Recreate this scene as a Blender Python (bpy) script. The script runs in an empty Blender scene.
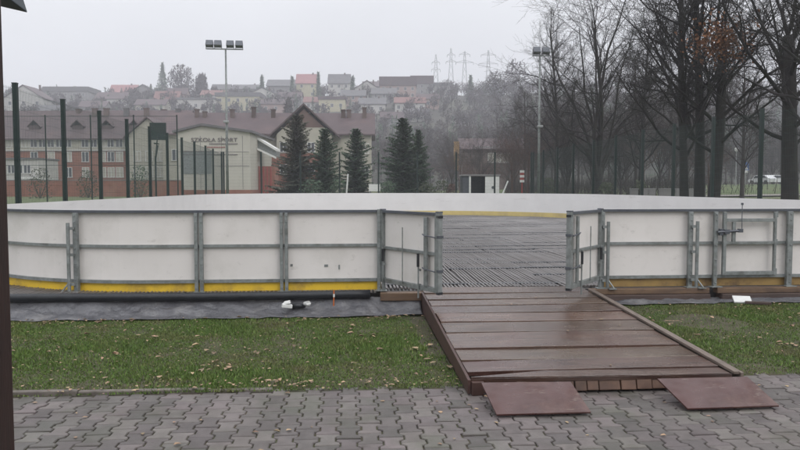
import bpy, math, random
import numpy as np
from mathutils import Vector, Matrix, noise as mnoise

R = math.radians
rnd = random.Random(7)
sc = bpy.context.scene
col = sc.collection

# ------------------------------------------------------------------ camera
CAM_H = 1.65
FPX = 693.0
YAW = R(4.3)
PITCH = math.atan(38.0 / FPX)
FH = Vector((math.sin(YAW), math.cos(YAW), 0))
RT = Vector((math.cos(YAW), -math.sin(YAW), 0))
FW = FH * math.cos(PITCH) - Vector((0, 0, math.sin(PITCH)))
UP = FH * math.sin(PITCH) + Vector((0, 0, math.cos(PITCH)))
CAM = Vector((0, 0, CAM_H))


def ray(px, py):
    return FW + RT * ((px - 400) / FPX) + UP * ((225 - py) / FPX)


def at(px, py, D):
    r = ray(px, py)
    return CAM + r * (D / r.dot(FH))


def gp(px, D, z=0.0):
    p = at(px, 187, D)
    return Vector((p.x, p.y, z))


def onz(px, py, z):
    r = ray(px, py)
    return CAM + r * ((z - CAM_H) / r.z)


def onY(px, Y, py=250):
    r = ray(px, py)
    return r.x * Y / r.y


def proj(p):
    d = Vector(p) - CAM
    return 400 + FPX * d.dot(RT) / d.dot(FW), 225 - FPX * d.dot(UP) / d.dot(FW)


cd = bpy.data.cameras.new('camera')
cd.sensor_width = 36
cd.lens = 36 * FPX / 800
cd.clip_start = 0.05
cd.clip_end = 6000
co = bpy.data.objects.new('camera', cd)
col.objects.link(co)
co.location = CAM
co.rotation_euler = (R(90) - PITCH, 0, -YAW)
sc.camera = co

# ------------------------------------------------------------------ render / world
sc.render.engine = 'CYCLES'
sc.view_settings.view_transform = 'Standard'
sc.view_settings.look = 'None'
sc.view_settings.exposure = 0.40
sc.view_settings.gamma = 1
sc.view_settings.use_curve_mapping = False
cy = sc.cycles
cy.use_denoising = True
cy.max_bounces = 6
cy.diffuse_bounces = 3
cy.glossy_bounces = 3
cy.volume_bounces = 1
cy.transparent_max_bounces = 8

SUN_EL, SUN_AZ = R(38), R(150)
w = bpy.data.worlds.new('World')
sc.world = w
w.use_nodes = True
nt = w.node_tree
nt.nodes.clear()
N = nt.nodes.new
L = nt.links.new
out = N('ShaderNodeOutputWorld')
bg = N('ShaderNodeBackground')
bg.inputs['Strength'].default_value = 0.1
sky = N('ShaderNodeTexSky')
sky.sky_type = 'NISHITA'
sky.sun_disc = False
sky.sun_elevation = SUN_EL
sky.sun_rotation = SUN_AZ
sky.air_density = 1.5
sky.dust_density = 4.0
hs = N('ShaderNodeHueSaturation')
hs.inputs['Saturation'].default_value = 0.25
L(sky.outputs[0], hs.inputs['Color'])
# overcast cloud deck: brighter overhead than at the horizon
tc = N('ShaderNodeTexCoord')
sx = N('ShaderNodeSeparateXYZ')
L(tc.outputs['Generated'], sx.inputs[0])
mr = N('ShaderNodeMapRange')
mr.inputs['From Min'].default_value = 0.0
mr.inputs['From Max'].default_value = 1.0
mr.inputs['To Min'].default_value = 5.7
mr.inputs['To Max'].default_value = 19.5
pw = N('ShaderNodeMath')
pw.operation = 'POWER'
pw.use_clamp = True
mxz = N('ShaderNodeMath')
mxz.operation = 'MAXIMUM'
mxz.inputs[1].default_value = 0.0
L(sx.outputs['Z'], mxz.inputs[0])
L(mxz.outputs[0], pw.inputs[0])
pw.inputs[1].default_value = 1.5
L(pw.outputs[0], mr.inputs['Value'])
nz = N('ShaderNodeTexNoise')
nz.inputs['Scale'].default_value = 2.2
nz.inputs['Detail'].default_value = 4
L(tc.outputs['Generated'], nz.inputs['Vector'])
mr2 = N('ShaderNodeMapRange')
mr2.inputs['From Min'].default_value = 0.3
mr2.inputs['From Max'].default_value = 0.7
mr2.inputs['To Min'].default_value = 0.93
mr2.inputs['To Max'].default_value = 1.06
L(nz.outputs['Fac'], mr2.inputs['Value'])
mm = N('ShaderNodeMath')
mm.operation = 'MULTIPLY'
L(mr.outputs[0], mm.inputs[0])
L(mr2.outputs[0], mm.inputs[1])
vm = N('ShaderNodeVectorMath')
vm.operation = 'SCALE'
vm.inputs[0].default_value = (0.965, 0.985, 1.03)
L(mm.outputs[0], vm.inputs['Scale'])
mx = N('ShaderNodeMix')
mx.data_type = 'RGBA'
mx.inputs['Factor'].default_value = 0.9
L(hs.outputs[0], mx.inputs['A'])
L(vm.outputs[0], mx.inputs['B'])
L(mx.outputs['Result'], bg.inputs['Color'])
L(bg.outputs[0], out.inputs['Surface'])

sd = bpy.data.lights.new('sun', 'SUN')
sd.energy = 0.5
sd.angle = R(25)
sd.color = (1.0, 0.97, 0.93)
so = bpy.data.objects.new('sun', sd)
col.objects.link(so)
so.rotation_euler = (R(90) - SUN_EL, 0, R(180) - SUN_AZ)


# ------------------------------------------------------------------ materials
def mat(name, c, c2=None, rough=0.75, scale=4.0, island=0.0, bump=0.0, bscale=40.0,
        metal=0.0, rvar=0.0, stain=None, sscale=1.2, spec=0.5, lo=0.35, hi=0.65, hue=0.0, stretch=None, bdist=0.01, marks=None):
    m = bpy.data.materials.new(name)
    m.use_nodes = True
    nt = m.node_tree
    b = nt.nodes['Principled BSDF']
    b.inputs['Roughness'].default_value = rough
    b.inputs['Metallic'].default_value = metal
    b.inputs['Specular IOR Level'].default_value = spec
    N, L = nt.nodes.new, nt.links.new
    tc = N('ShaderNodeTexCoord')
    vec = tc.outputs['Object']
    if stretch:
        mp = N('ShaderNodeMapping')
        mp.inputs['Scale'].default_value = stretch
        L(vec, mp.inputs['Vector'])
        vec = mp.outputs[0]
    geo = None
    if island or hue:
        geo = N('ShaderNodeNewGeometry')
        # shift the noise per island so that pieces differ
        va = N('ShaderNodeVectorMath')
        va.operation = 'MULTIPLY_ADD'
        cb = N('ShaderNodeCombineXYZ')
        for k in range(3):
            L(geo.outputs['Random Per Island'], cb.inputs[k])
        L(cb.outputs[0], va.inputs[0])
        va.inputs[1].default_value = (37, 61, 13)
        L(vec, va.inputs[2])
        vec = va.outputs[0]
    n = N('ShaderNodeTexNoise')
    n.inputs['Scale'].default_value = scale
    n.inputs['Detail'].default_value = 6
    n.inputs['Roughness'].default_value = 0.6
    L(vec, n.inputs['Vector'])
    rp = N('ShaderNodeMapRange')
    rp.inputs['From Min'].default_value = lo
    rp.inputs['From Max'].default_value = hi
    L(n.outputs['Fac'], rp.inputs['Value'])
    mx = N('ShaderNodeMix')
    mx.data_type = 'RGBA'
    mx.inputs['A'].default_value = (*c, 1)
    mx.inputs['B'].default_value = (*(c2 or [x * 0.8 for x in c]), 1)
    L(rp.outputs[0], mx.inputs['Factor'])
    cur = mx.outputs['Result']
    if stain:
        n2 = N('ShaderNodeTexNoise')
        n2.inputs['Scale'].default_value = sscale
        n2.inputs['Detail'].default_value = 5
        n2.inputs['Roughness'].default_value = 0.65
        L(tc.outputs['Object'], n2.inputs['Vector'])
        r2 = N('ShaderNodeMapRange')
        r2.inputs['From Min'].default_value = 0.5
        r2.inputs['From Max'].default_value = 0.72
        L(n2.outputs['Fac'], r2.inputs['Value'])
        m2 = N('ShaderNodeMix')
        m2.data_type = 'RGBA'
        L(r2.outputs[0], m2.inputs['Factor'])
        L(cur, m2.inputs['A'])
        m2.inputs['B'].default_value = (*stain, 1)
        cur = m2.outputs['Result']
    if marks:
        mp2 = N('ShaderNodeMapping')
        mp2.inputs['Scale'].default_value = marks[1]
        L(tc.outputs['Object'], mp2.inputs['Vector'])
        n4 = N('ShaderNodeTexNoise')
        n4.inputs['Scale'].default_value = 1.0
        n4.inputs['Detail'].default_value = 7
        n4.inputs['Roughness'].default_value = 0.7
        L(mp2.outputs[0], n4.inputs['Vector'])
        r6 = N('ShaderNodeMapRange')
        r6.inputs['From Min'].default_value = 0.60
        r6.inputs['From Max'].default_value = 0.72
        L(n4.outputs['Fac'], r6.inputs['Value'])
        m3 = N('ShaderNodeMix')
        m3.data_type = 'RGBA'
        L(r6.outputs[0], m3.inputs['Factor'])
        L(cur, m3.inputs['A'])
        m3.inputs['B'].default_value = (*marks[0], 1)
        cur = m3.outputs['Result']
    if island or hue:
        h = N('ShaderNodeHueSaturation')
        if island:
            r3 = N('ShaderNodeMapRange')
            r3.inputs['To Min'].default_value = 1 - island
            r3.inputs['To Max'].default_value = 1 + island
            L(geo.outputs['Random Per Island'], r3.inputs['Value'])
            L(r3.outputs[0], h.inputs['Value'])
        if hue:
            wn = N('ShaderNodeTexWhiteNoise')
            wn.noise_dimensions = '1D'
            L(geo.outputs['Random Per Island'], wn.inputs['W'])
            r4 = N('ShaderNodeMapRange')
            r4.inputs['To Min'].default_value = 0.5 - hue
            r4.inputs['To Max'].default_value = 0.5 + hue
            L(wn.outputs['Value'], r4.inputs['Value'])
            L(r4.outputs[0], h.inputs['Hue'])
        L(cur, h.inputs['Color'])
        cur = h.outputs['Color']
    L(cur, b.inputs['Base Color'])
    if rvar:
        r5 = N('ShaderNodeMapRange')
        r5.inputs['From Min'].default_value = 0.3
        r5.inputs['From Max'].default_value = 0.7
        r5.inputs['To Min'].default_value = max(0.05, rough - rvar)
        r5.inputs['To Max'].default_value = min(1, rough + rvar)
        n3 = N('ShaderNodeTexNoise')
        n3.inputs['Scale'].default_value = sscale * 1.7
        n3.inputs['Detail'].default_value = 5
        L(tc.outputs['Object'], n3.inputs['Vector'])
        L(n3.outputs['Fac'], r5.inputs['Value'])
        L(r5.outputs[0], b.inputs['Roughness'])
    if bump:
        nb = N('ShaderNodeTexNoise')
        nb.inputs['Scale'].default_value = bscale
        nb.inputs['Detail'].default_value = 5
        L(vec, nb.inputs['Vector'])
        bp = N('ShaderNodeBump')
        bp.inputs['Strength'].default_value = bump
        bp.inputs['Distance'].default_value = bdist
        L(nb.outputs['Fac'], bp.inputs['Height'])
        L(bp.outputs[0], b.inputs['Normal'])
    return m


M = {}
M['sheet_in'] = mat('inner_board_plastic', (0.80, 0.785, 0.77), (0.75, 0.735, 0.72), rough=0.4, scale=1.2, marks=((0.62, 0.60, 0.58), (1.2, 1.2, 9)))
M['sheet'] = mat('board_plastic', (0.71, 0.675, 0.645), (0.67, 0.635, 0.605), rough=0.42, scale=1.6, marks=((0.55, 0.52, 0.49), (7, 7, 11)),
                 stain=(0.61, 0.58, 0.545), sscale=2.2, rvar=0.1)
M['yellow'] = mat('kick_yellow', (0.78, 0.52, 0.035), (0.70, 0.46, 0.032), rough=0.45, scale=3,
                  stain=(0.38, 0.24, 0.05), sscale=3)
M['hazed_kick'] = mat('hazed_kick_yellow', (0.66, 0.53, 0.21), (0.58, 0.46, 0.18), rough=0.45, scale=2, stain=(0.50, 0.40, 0.2), sscale=1)  # kick yellow with the paling of haze and reflection mixed into the colour
M['ochre'] = mat('weathered_kick', (0.33, 0.215, 0.07), (0.21, 0.135, 0.055), rough=0.6, scale=4,
                 stain=(0.11, 0.07, 0.04), sscale=4)
M['galv'] = mat('galvanised_steel', (0.27, 0.29, 0.285), (0.19, 0.205, 0.20), rough=0.5, scale=14, metal=0.35,
                stain=(0.13, 0.135, 0.125), sscale=6)
M['galv_light'] = mat('light_steel', (0.36, 0.37, 0.37), (0.28, 0.29, 0.29), rough=0.45, scale=20, metal=0.4)
M['dark_rail'] = mat('dark_grey_rail', (0.10, 0.11, 0.125), (0.075, 0.08, 0.095), rough=0.4, scale=9, metal=0.3)
M['black'] = mat('black_plastic', (0.014, 0.015, 0.018), (0.022, 0.024, 0.028), rough=0.42, scale=9, spec=0.4)
M['tube'] = mat('cooling_tube', (0.115, 0.104, 0.099), (0.16, 0.145, 0.138), rough=0.42, scale=2.5, spec=0.6, rvar=0.12,
                stain=(0.17, 0.155, 0.145), sscale=0.6)
M['rinkfloor'] = mat('rink_floor_film', (0.060, 0.055, 0.053), (0.04, 0.037, 0.036), rough=0.55, scale=1.5,
                     stain=(0.09, 0.083, 0.08), sscale=0.8, rvar=0.2)
M['slab'] = mat('base_slab', (0.10, 0.095, 0.09), (0.07, 0.065, 0.06), rough=0.85, scale=3)
M['ramp'] = mat('wet_ramp_wood', (0.092, 0.055, 0.037), (0.042, 0.023, 0.016), rough=0.23, scale=2.2, island=0.5, hue=0.02, spec=0.75, marks=((0.13, 0.09, 0.07), (1.1, 9, 5)),
                stain=(0.055, 0.020, 0.014), sscale=1.0, rvar=0.19, bump=0.22, bscale=18, stretch=(1, 9, 9))
M['ramp_side'] = mat('ramp_side_wood', (0.060, 0.027, 0.020), (0.040, 0.019, 0.015), rough=0.6, scale=6)
M['batten'] = mat('grey_batten_wood', (0.16, 0.125, 0.10), (0.10, 0.075, 0.06), rough=0.65, scale=6, stretch=(6, 1, 6))
M['block'] = mat('wood_block', (0.11, 0.060, 0.038), (0.07, 0.038, 0.026), rough=0.65, scale=9, island=0.4)
M['plate'] = mat('red_brown_plywood', (0.066, 0.022, 0.018), (0.044, 0.015, 0.013), rough=0.42, scale=2.5,
                 stain=(0.105, 0.055, 0.045), sscale=3.5, rvar=0.2, marks=((0.15, 0.11, 0.09), (5, 16, 5)), bump=0.08, bscale=60)
M['beam'] = mat('weathered_beam', (0.17, 0.105, 0.06), (0.10, 0.062, 0.042), rough=0.7, scale=3, stain=(0.06, 0.04, 0.03),
                sscale=2, bump=0.3, bscale=20, stretch=(0.6, 6, 6))
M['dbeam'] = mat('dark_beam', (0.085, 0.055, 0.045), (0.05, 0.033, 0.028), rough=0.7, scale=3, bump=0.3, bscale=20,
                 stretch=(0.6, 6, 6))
M['tarp'] = mat('tarp_sheet', (0.115, 0.114, 0.122), (0.075, 0.075, 0.082), rough=0.42, scale=5, rvar=0.2, bump=0.9, bscale=9, bdist=0.04, marks=((0.055, 0.045, 0.035), (3, 6, 3)),
                stain=(0.17, 0.165, 0.165), sscale=3)
M['paver'] = mat('concrete_paver', (0.120, 0.102, 0.096), (0.088, 0.075, 0.070), rough=0.55, scale=9, island=0.3, hue=0.03,
                 stain=(0.072, 0.072, 0.052), sscale=1.3, marks=((0.055, 0.046, 0.036), (4, 5, 4)), rvar=0.25, bump=0.4, bscale=120)
M['joint'] = mat('paver_joint', (0.030, 0.025, 0.020), (0.055, 0.060, 0.022), rough=0.95, scale=3, stain=(0.09, 0.065, 0.04), sscale=2)
M['kerb'] = mat('concrete_kerb', (0.15, 0.13, 0.11), (0.10, 0.085, 0.075), rough=0.85, scale=6, stain=(0.07, 0.065, 0.04),
                sscale=3, bump=0.3, bscale=80)
M['soil'] = mat('lawn_soil', (0.060, 0.054, 0.028), (0.046, 0.042, 0.022), rough=0.95, scale=5, stain=(0.075, 0.055, 0.038),
                sscale=1.3)
M['grass'] = mat('grass_blade', (0.076, 0.136, 0.024), (0.112, 0.160, 0.038), rough=0.6, scale=1.2, island=0.45, hue=0.02,
                 stain=(0.15, 0.135, 0.06), sscale=1.5, spec=0.3)
M['ground'] = mat('far_meadow', (0.070, 0.105, 0.030), (0.095, 0.105, 0.045), rough=0.95, scale=0.08, stain=(0.075, 0.066, 0.045),
                  sscale=0.02)
M['leaf'] = mat('dead_leaf', (0.30, 0.215, 0.13), (0.22, 0.14, 0.085), rough=0.7, scale=8, island=0.5, hue=0.015)
M['hang_leaf'] = mat('rust_leaf', (0.26, 0.115, 0.05), (0.19, 0.085, 0.04), rough=0.8, scale=3, island=0.4)
M['post_wood'] = mat('dark_brown_wood', (0.030, 0.012, 0.009), (0.018, 0.008, 0.006), rough=0.55, scale=8, stretch=(6, 6, 0.7),
                     bump=0.2, bscale=30)
M['eave'] = mat('dark_roof_sheet', (0.030, 0.045, 0.055), (0.022, 0.032, 0.04), rough=0.5, scale=8)
M['fence'] = mat('fence_green', (0.007, 0.021, 0.018), (0.005, 0.016, 0.014), rough=0.5, scale=5)
M['wire'] = mat('fence_wire', (0.016, 0.044, 0.038), (0.016, 0.040, 0.035), rough=0.5, scale=5)
M['bark'] = mat('bark', (0.026, 0.021, 0.019), (0.014, 0.012, 0.012), rough=0.9, scale=3, bump=0.5, bscale=14, stain=(0.030, 0.034, 0.024),
                sscale=0.9)
M['bark_brown'] = mat('brown_twigs', (0.052, 0.040, 0.037), (0.033, 0.026, 0.025), rough=0.9, scale=0.8)
M['bark_red'] = mat('reddish_twigs', (0.095, 0.055, 0.045), (0.065, 0.040, 0.034), rough=0.9, scale=0.8)
M['needle'] = mat('conifer_needles', (0.044, 0.082, 0.048), (0.070, 0.105, 0.058), rough=0.8, scale=1.4, island=0.55, hue=0.03)
M['needle_light'] = mat('grey_conifer_needles', (0.085, 0.080, 0.060), (0.070, 0.078, 0.050), rough=0.8, scale=1.4, island=0.5, hue=0.03)
M['bush'] = mat('bush_leaves', (0.035, 0.052, 0.024), (0.058, 0.060, 0.032), rough=0.85, scale=1.0, island=0.35)
M['brick'] = mat('red_brick', (0.26, 0.105, 0.070), (0.21, 0.085, 0.058), rough=0.9, scale=1.3, stain=(0.27, 0.14, 0.10), sscale=0.3)
M['cream'] = mat('cream_render', (0.40, 0.38, 0.315), (0.35, 0.33, 0.275), rough=0.9, scale=0.8)
M['white_r'] = mat('white_render', (0.46, 0.45, 0.42), (0.40, 0.39, 0.37), rough=0.9, scale=0.8)
M['yellow_r'] = mat('yellow_render', (0.36, 0.225, 0.09), (0.29, 0.18, 0.075), rough=0.9, scale=0.8)
M['pale_yellow'] = mat('pale_yellow_render', (0.44, 0.41, 0.28), (0.38, 0.35, 0.24), rough=0.9, scale=0.8)
M['pink_r'] = mat('pink_render', (0.32, 0.23, 0.21), (0.28, 0.20, 0.18), rough=0.9, scale=0.8)
M['grey_r'] = mat('grey_render', (0.23, 0.222, 0.22), (0.19, 0.185, 0.185), rough=0.9, scale=0.8)
M['panel_wall'] = mat('pale_wall_panel', (0.45, 0.43, 0.375), (0.41, 0.39, 0.34), rough=0.8, scale=0.6)
M['brownwall'] = mat('brown_render', (0.13, 0.095, 0.085), (0.10, 0.075, 0.068), rough=0.9, scale=0.8)
M['gable_wood'] = mat('brown_gable_boards', (0.15, 0.095, 0.08), (0.11, 0.072, 0.062), rough=0.8, scale=0.8)
M['roof'] = mat('brown_roof', (0.085, 0.058, 0.060), (0.068, 0.047, 0.050), rough=0.75, scale=0.5, stain=(0.11, 0.072, 0.070), sscale=0.2)
M['roof_grey'] = mat('grey_roof', (0.13, 0.125, 0.13), (0.10, 0.098, 0.10), rough=0.8, scale=0.5)
M['roof_red'] = mat('red_roof', (0.20, 0.105, 0.095), (0.165, 0.088, 0.08), rough=0.8, scale=0.5)
M['roof_pink'] = mat('pink_roof', (0.31, 0.155, 0.155), (0.27, 0.135, 0.135), rough=0.8, scale=0.5)
M['pane'] = mat('window_pane', (0.035, 0.04, 0.048), (0.05, 0.055, 0.062), rough=0.12, scale=0.7, spec=0.7)
M['curtain'] = mat('curtained_pane', (0.42, 0.40, 0.34), (0.34, 0.32, 0.27), rough=0.4, scale=2)
M['wframe'] = mat('white_frame', (0.60, 0.60, 0.58), (0.54, 0.54, 0.52), rough=0.5, scale=4)
M['white'] = mat('white_paint', (0.70, 0.70, 0.68), (0.62, 0.62, 0.60), rough=0.45, scale=6)
M['letter'] = mat('dark_lettering', (0.10, 0.085, 0.085), (0.13, 0.11, 0.11), rough=0.6, scale=4)
M['letter_red'] = mat('red_lettering', (0.26, 0.09, 0.08), (0.22, 0.08, 0.07), rough=0.6, scale=4)
M['redpaint'] = mat('red_paint', (0.32, 0.045, 0.04), (0.27, 0.04, 0.035), rough=0.5, scale=6)
M['orange'] = mat('orange_paint', (0.55, 0.14, 0.03), (0.45, 0.11, 0.03), rough=0.5, scale=6)
M['blue'] = mat('blue_sign', (0.05, 0.13, 0.36), (0.04, 0.11, 0.30), rough=0.4, scale=6)
M['hill'] = mat('hill_ground', (0.040, 0.044, 0.030), (0.052, 0.044, 0.036), rough=0.95, scale=0.06, stain=(0.070, 0.075, 0.040), sscale=0.03)
M['glassdk'] = mat('lamp_glass', (0.045, 0.05, 0.055), (0.06, 0.065, 0.07), rough=0.2, scale=4)
M['path'] = mat('pale_path', (0.22, 0.205, 0.18), (0.18, 0.165, 0.145), rough=0.9, scale=0.6)
M['carpaint'] = mat('white_car_paint', (0.62, 0.63, 0.64), (0.58, 0.59, 0.60), rough=0.25, scale=2)


# ------------------------------------------------------------------ mesh builder
class MB:
    def __init__(s):
        s.v, s.f, s.mi = [], [], []

    def add(s, vs, fs, mi=0):
        o = len(s.v)
        s.v += [tuple(v) for v in vs]
        for f in fs:
            s.f.append(tuple(i + o for i in f))
            s.mi.append(mi)

    def box(s, c, d, rot=None, mi=0):
        vs = []
        for k in range(8):
            p = Vector(((k & 1) - 0.5, ((k >> 1) & 1) - 0.5, ((k >> 2) & 1) - 0.5))
            p = Vector((p.x * d[0], p.y * d[1], p.z * d[2]))
            if rot is not None:
                p = rot @ p
            vs.append(p + Vector(c))
        s.add(vs, [(0, 2, 3, 1), (4, 5, 7, 6), (0, 1, 5, 4), (2, 6, 7, 3), (0, 4, 6, 2), (1, 3, 7, 5)], mi)

    def bar(s, a, b, w, h, up=(0, 0, 1), mi=0):
        a, b = Vector(a), Vector(b)
        d = b - a
        l = d.length
        d.normalize()
        u = Vector(up)
        if abs(d.dot(u)) > 0.98:
            u = Vector((0, 1, 0))
        sx = d.cross(u).normalized()
        uz = sx.cross(d)
        rot = Matrix((sx, d, uz)).transposed()
        s.box((a + b) / 2, (w, l, h), rot, mi)

    def tube(s, pts, rad, n=6, mi=0, cap=True):
        pts = [Vector(p) for p in pts]
        if not isinstance(rad, (list, tuple)):
            rad = [rad] * len(pts)
        o = len(s.v)
        ref = None
        for i, p in enumerate(pts):
            d = pts[min(i + 1, len(pts) - 1)] - pts[max(i - 1, 0)]
            if d.length < 1e-9:
                d = Vector((0, 0, 1))
            d.normalize()
            if ref is None:
                ref = Vector((1, 0, 0)) if abs(d.x) < 0.8 else Vector((0, 1, 0))
            a = (ref - d * ref.dot(d))
            if a.length < 1e-6:
                a = d.orthogonal()
            a.normalize()
            ref = a
            b = d.cross(a)
            for k in range(n):
                t = 2 * math.pi * k / n
                q = p + (a * math.cos(t) + b * math.sin(t)) * rad[i]
                s.v.append((q.x, q.y, q.z))
        for i in range(len(pts) - 1):
            for k in range(n):
                k2 = (k + 1) % n
                s.f.append((o + i * n + k, o + i * n + k2, o + (i + 1) * n + k2, o + (i + 1) * n + k))
                s.mi.append(mi)
        if cap:
            s.f.append(tuple(o + k for k in range(n))[::-1])
            s.f.append(tuple(o + (len(pts) - 1) * n + k for k in range(n)))
            s.mi += [mi, mi]

    def prism(s, poly, off, mi=0):
        """closed polygon (list of 3-D points) extruded by the vector off"""
        n = len(poly)
        a = [Vector(p) for p in poly]
        off = Vector(off)
        vs = a + [p + off for p in a]
        fs = [tuple(range(n))[::-1], tuple(range(n, 2 * n))]
        for k in range(n):
            k2 = (k + 1) % n
            fs.append((k, k2, n + k2, n + k))
        s.add(vs, fs, mi)

    def sweep(s, path, prof, mi=0):
        """path: list of (x, y); prof: closed list of (outward offset, z)"""
        n, m = len(path), len(prof)
        o = len(s.v)
        for i in range(n):
            a, b = path[max(i - 1, 0)], path[min(i + 1, n - 1)]
            dx, dy = b[0] - a[0], b[1] - a[1]
            l = math.hypot(dx, dy)
            nx, ny = dy / l, -dx / l
            for (q, z) in prof:
                s.v.append((path[i][0] + nx * q, path[i][1] + ny * q, z))
        for i in range(n - 1):
            for k in range(m):
                k2 = (k + 1) % m
                s.f.append((o + i * m + k, o + i * m + k2, o + (i + 1) * m + k2, o + (i + 1) * m + k))
                s.mi.append(mi)
        s.f.append(tuple(o + k for k in range(m))[::-1])
        s.f.append(tuple(o + (n - 1) * m + k for k in range(m)))
        s.mi += [mi, mi]

    def build(s, name, m, parent=None, smooth=False, bevel=0.0, loc=None, recalc=True):
        me = bpy.data.meshes.new(name)
        me.from_pydata(s.v, [], s.f)
        ms = m if isinstance(m, (list, tuple)) else [m]
        for x in ms:
            me.materials.append(x)
        if len(ms) > 1:
            me.polygons.foreach_set('material_index', s.mi)
        if smooth:
            me.polygons.foreach_set('use_smooth', [True] * len(me.polygons))
        if recalc and len(s.f) < 20000:
            import bmesh
            bm = bmesh.new()
            bm.from_mesh(me)
            bmesh.ops.recalc_face_normals(bm, faces=bm.faces)
            bm.to_mesh(me)
            bm.free()
        me.update()
        o = bpy.data.objects.new(name, me)
        col.objects.link(o)
        if parent:
            o.parent = parent
        if loc is not None:
            o.location = loc
        if bevel:
            bv = o.modifiers.new('bevel', 'BEVEL')
            bv.width = bevel
            bv.segments = 2
            bv.limit_method = 'ANGLE'
        return o


def tag(o, label=None, cat=None, group=None, kind=None):
    if label:
        o['label'] = label
    if cat:
        o['category'] = cat
    if group:
        o['group'] = group
    if kind:
        o['kind'] = kind
    return o


def empty(name, loc, rz=0.0, label=None, cat=None, group=None):
    o = bpy.data.objects.new(name, None)
    o.empty_display_size = 0.2
    col.objects.link(o)
    o.location = loc
    o.rotation_euler = (0, 0, rz)
    return tag(o, label, cat, group)


def kids(o):
    return [c for c in bpy.data.objects if c.parent == o]


def copy_tree(o, parent=None):
    c = o.copy()
    col.objects.link(c)
    if parent:
        c.parent = parent
    for ch in kids(o):
        copy_tree(ch, c)
    return c


def boxm(c, d, rot=None):
    b = MB()
    b.box(c, d, rot)
    return b


# ------------------------------------------------------------------ terrain
CX = [-400, 0, 60, 120, 170, 240, 300, 350, 400, 430, 460, 500, 540, 600, 800, 1200]
CYY = [100, 98, 98, 101, 97, 100, 96, 96, 90, 92, 96, 95, 92, 92, 95, 100]


def terrain(x, y):
    D = x * FH.x + y * FH.y
    lat = x * RT.x + y * RT.y
    if D < 46:
        return 0.0
    px = 400 + FPX * lat / D
    # the meadow and the park rise gently behind the rink
    top = float(np.interp(px, [-200, 180, 420, 650, 900], [0.95, 0.95, 0.9, 2.0, 2.3]))
    u_ = min(1.0, (D - 46) / 66)
    rise = top * u_ * (2 - u_)
    if D < 130:
        return rise
    yc = float(np.interp(px, CX, CYY))
    h = (187 - yc) / FPX * 420 + CAM_H
    t = (D - 130) / (420 - 130)
    if t < 1:
        s = t * t * (3 - 2 * t) * 0.6 + 0.4 * t * t
    else:
        s = max(0.2, 1 - (t - 1) * 0.6)
    z = max(rise, h * s)
    z += 2.5 * t * mnoise.noise(Vector((x * 0.015, y * 0.015, 0.3)))
    return z


def hit(px, py):
    """point of the ground seen at a pixel"""
    D = 60.0
    while D < 420:
        p = at(px, py, D)
        if p.z <= terrain(p.x, p.y):
            return Vector((p.x, p.y, terrain(p.x, p.y))), D
        D += 1.0
    p = gp(px, 415)
    return Vector((p.x, p.y, terrain(p.x, p.y))), 415


b = MB()
na, radii = 180, [0.0] + list(np.geomspace(4, 560, 70))
for r in radii:
    for k in range(na):
        t = 2 * math.pi * k / na
        x, y = r * math.sin(t), r * math.cos(t)
        b.v.append((x, y, terrain(x, y) - 0.06))
hb = MB()
hb.v = list(b.v)
for i in range(len(radii) - 1):
    for k in range(na):
        k2 = (k + 1) % na
        q = b if radii[i] < 128 else hb
        q.f.append((i * na + k, i * na + k2, (i + 1) * na + k2, (i + 1) * na + k))
        q.mi.append(0)
o = b.build('ground', M['ground'], smooth=True)
tag(o, kind='structure')
o = hb.build('hills', M['hill'], smooth=True)
tag(o, kind='structure')

# ------------------------------------------------------------------ rink outline
Y0 = 9.12
XL, XR = onY(381, Y0), onY(599, Y0)
XLEFT, XRIGHT, YFAR = -5.85, 10.3, 33.6
RN, RFAR_R, RFAR_L = 3.4, 7.5, 6.5


def arc(cx, cy_, r, a0, a1, n=22):
    return [(cx + r * math.cos(a0 + (a1 - a0) * i / n), cy_ + r * math.sin(a0 + (a1 - a0) * i / n)) for i in range(n + 1)]


def lin(a, b, step=0.6):
    n = max(2, int(math.hypot(b[0] - a[0], b[1] - a[1]) / step))
    return [(a[0] + (b[0] - a[0]) * i / n, a[1] + (b[1] - a[1]) * i / n) for i in range(n + 1)]


path = []
path += lin((XR, Y0), (XRIGHT - RN, Y0))[:-1]
path += arc(XRIGHT - RN, Y0 + RN, RN, -math.pi / 2, 0)
path += lin((XRIGHT, Y0 + RN), (XRIGHT, YFAR - RFAR_R))[1:-1]
path += arc(XRIGHT - RFAR_R, YFAR - RFAR_R, RFAR_R, 0, math.pi / 2)
path += lin((XRIGHT - RFAR_R, YFAR), (XLEFT + RFAR_L, YFAR))[1:-1]
path += arc(XLEFT + RFAR_L, YFAR - RFAR_L, RFAR_L, math.pi / 2, math.pi)
path += lin((XLEFT, YFAR - RFAR_L), (XLEFT, Y0 + RN))[1:-1]
path += arc(XLEFT + RN, Y0 + RN, RN, math.pi, 1.5 * math.pi)
path += lin((XLEFT + RN, Y0), (XL, Y0))[1:]
FLOOR = 0.29
ZT = 1.352

# base slab and floor film
b = MB()
poly = [(p[0], p[1], 0.0) for p in path]
b.prism(poly, (0, 0, FLOOR - 0.02))
o = b.build('rink_floor', M['rinkfloor'], recalc=True)
tag(o, kind='structure')

# cooling tubes
b = MB()
poly2 = [(p[0], p[1]) for p in path]


def yrange(x):
    ys = []
    n = len(poly2)
    for i in range(n):
        a, c = poly2[i], poly2[(i + 1) % n]
        if (a[0] - x) * (c[0] - x) < 0:
            t = (x - a[0]) / (c[0] - a[0])
            ys.append(a[1] + (c[1] - a[1]) * t)
    return (min(ys), max(ys)) if len(ys) >= 2 else None


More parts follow.
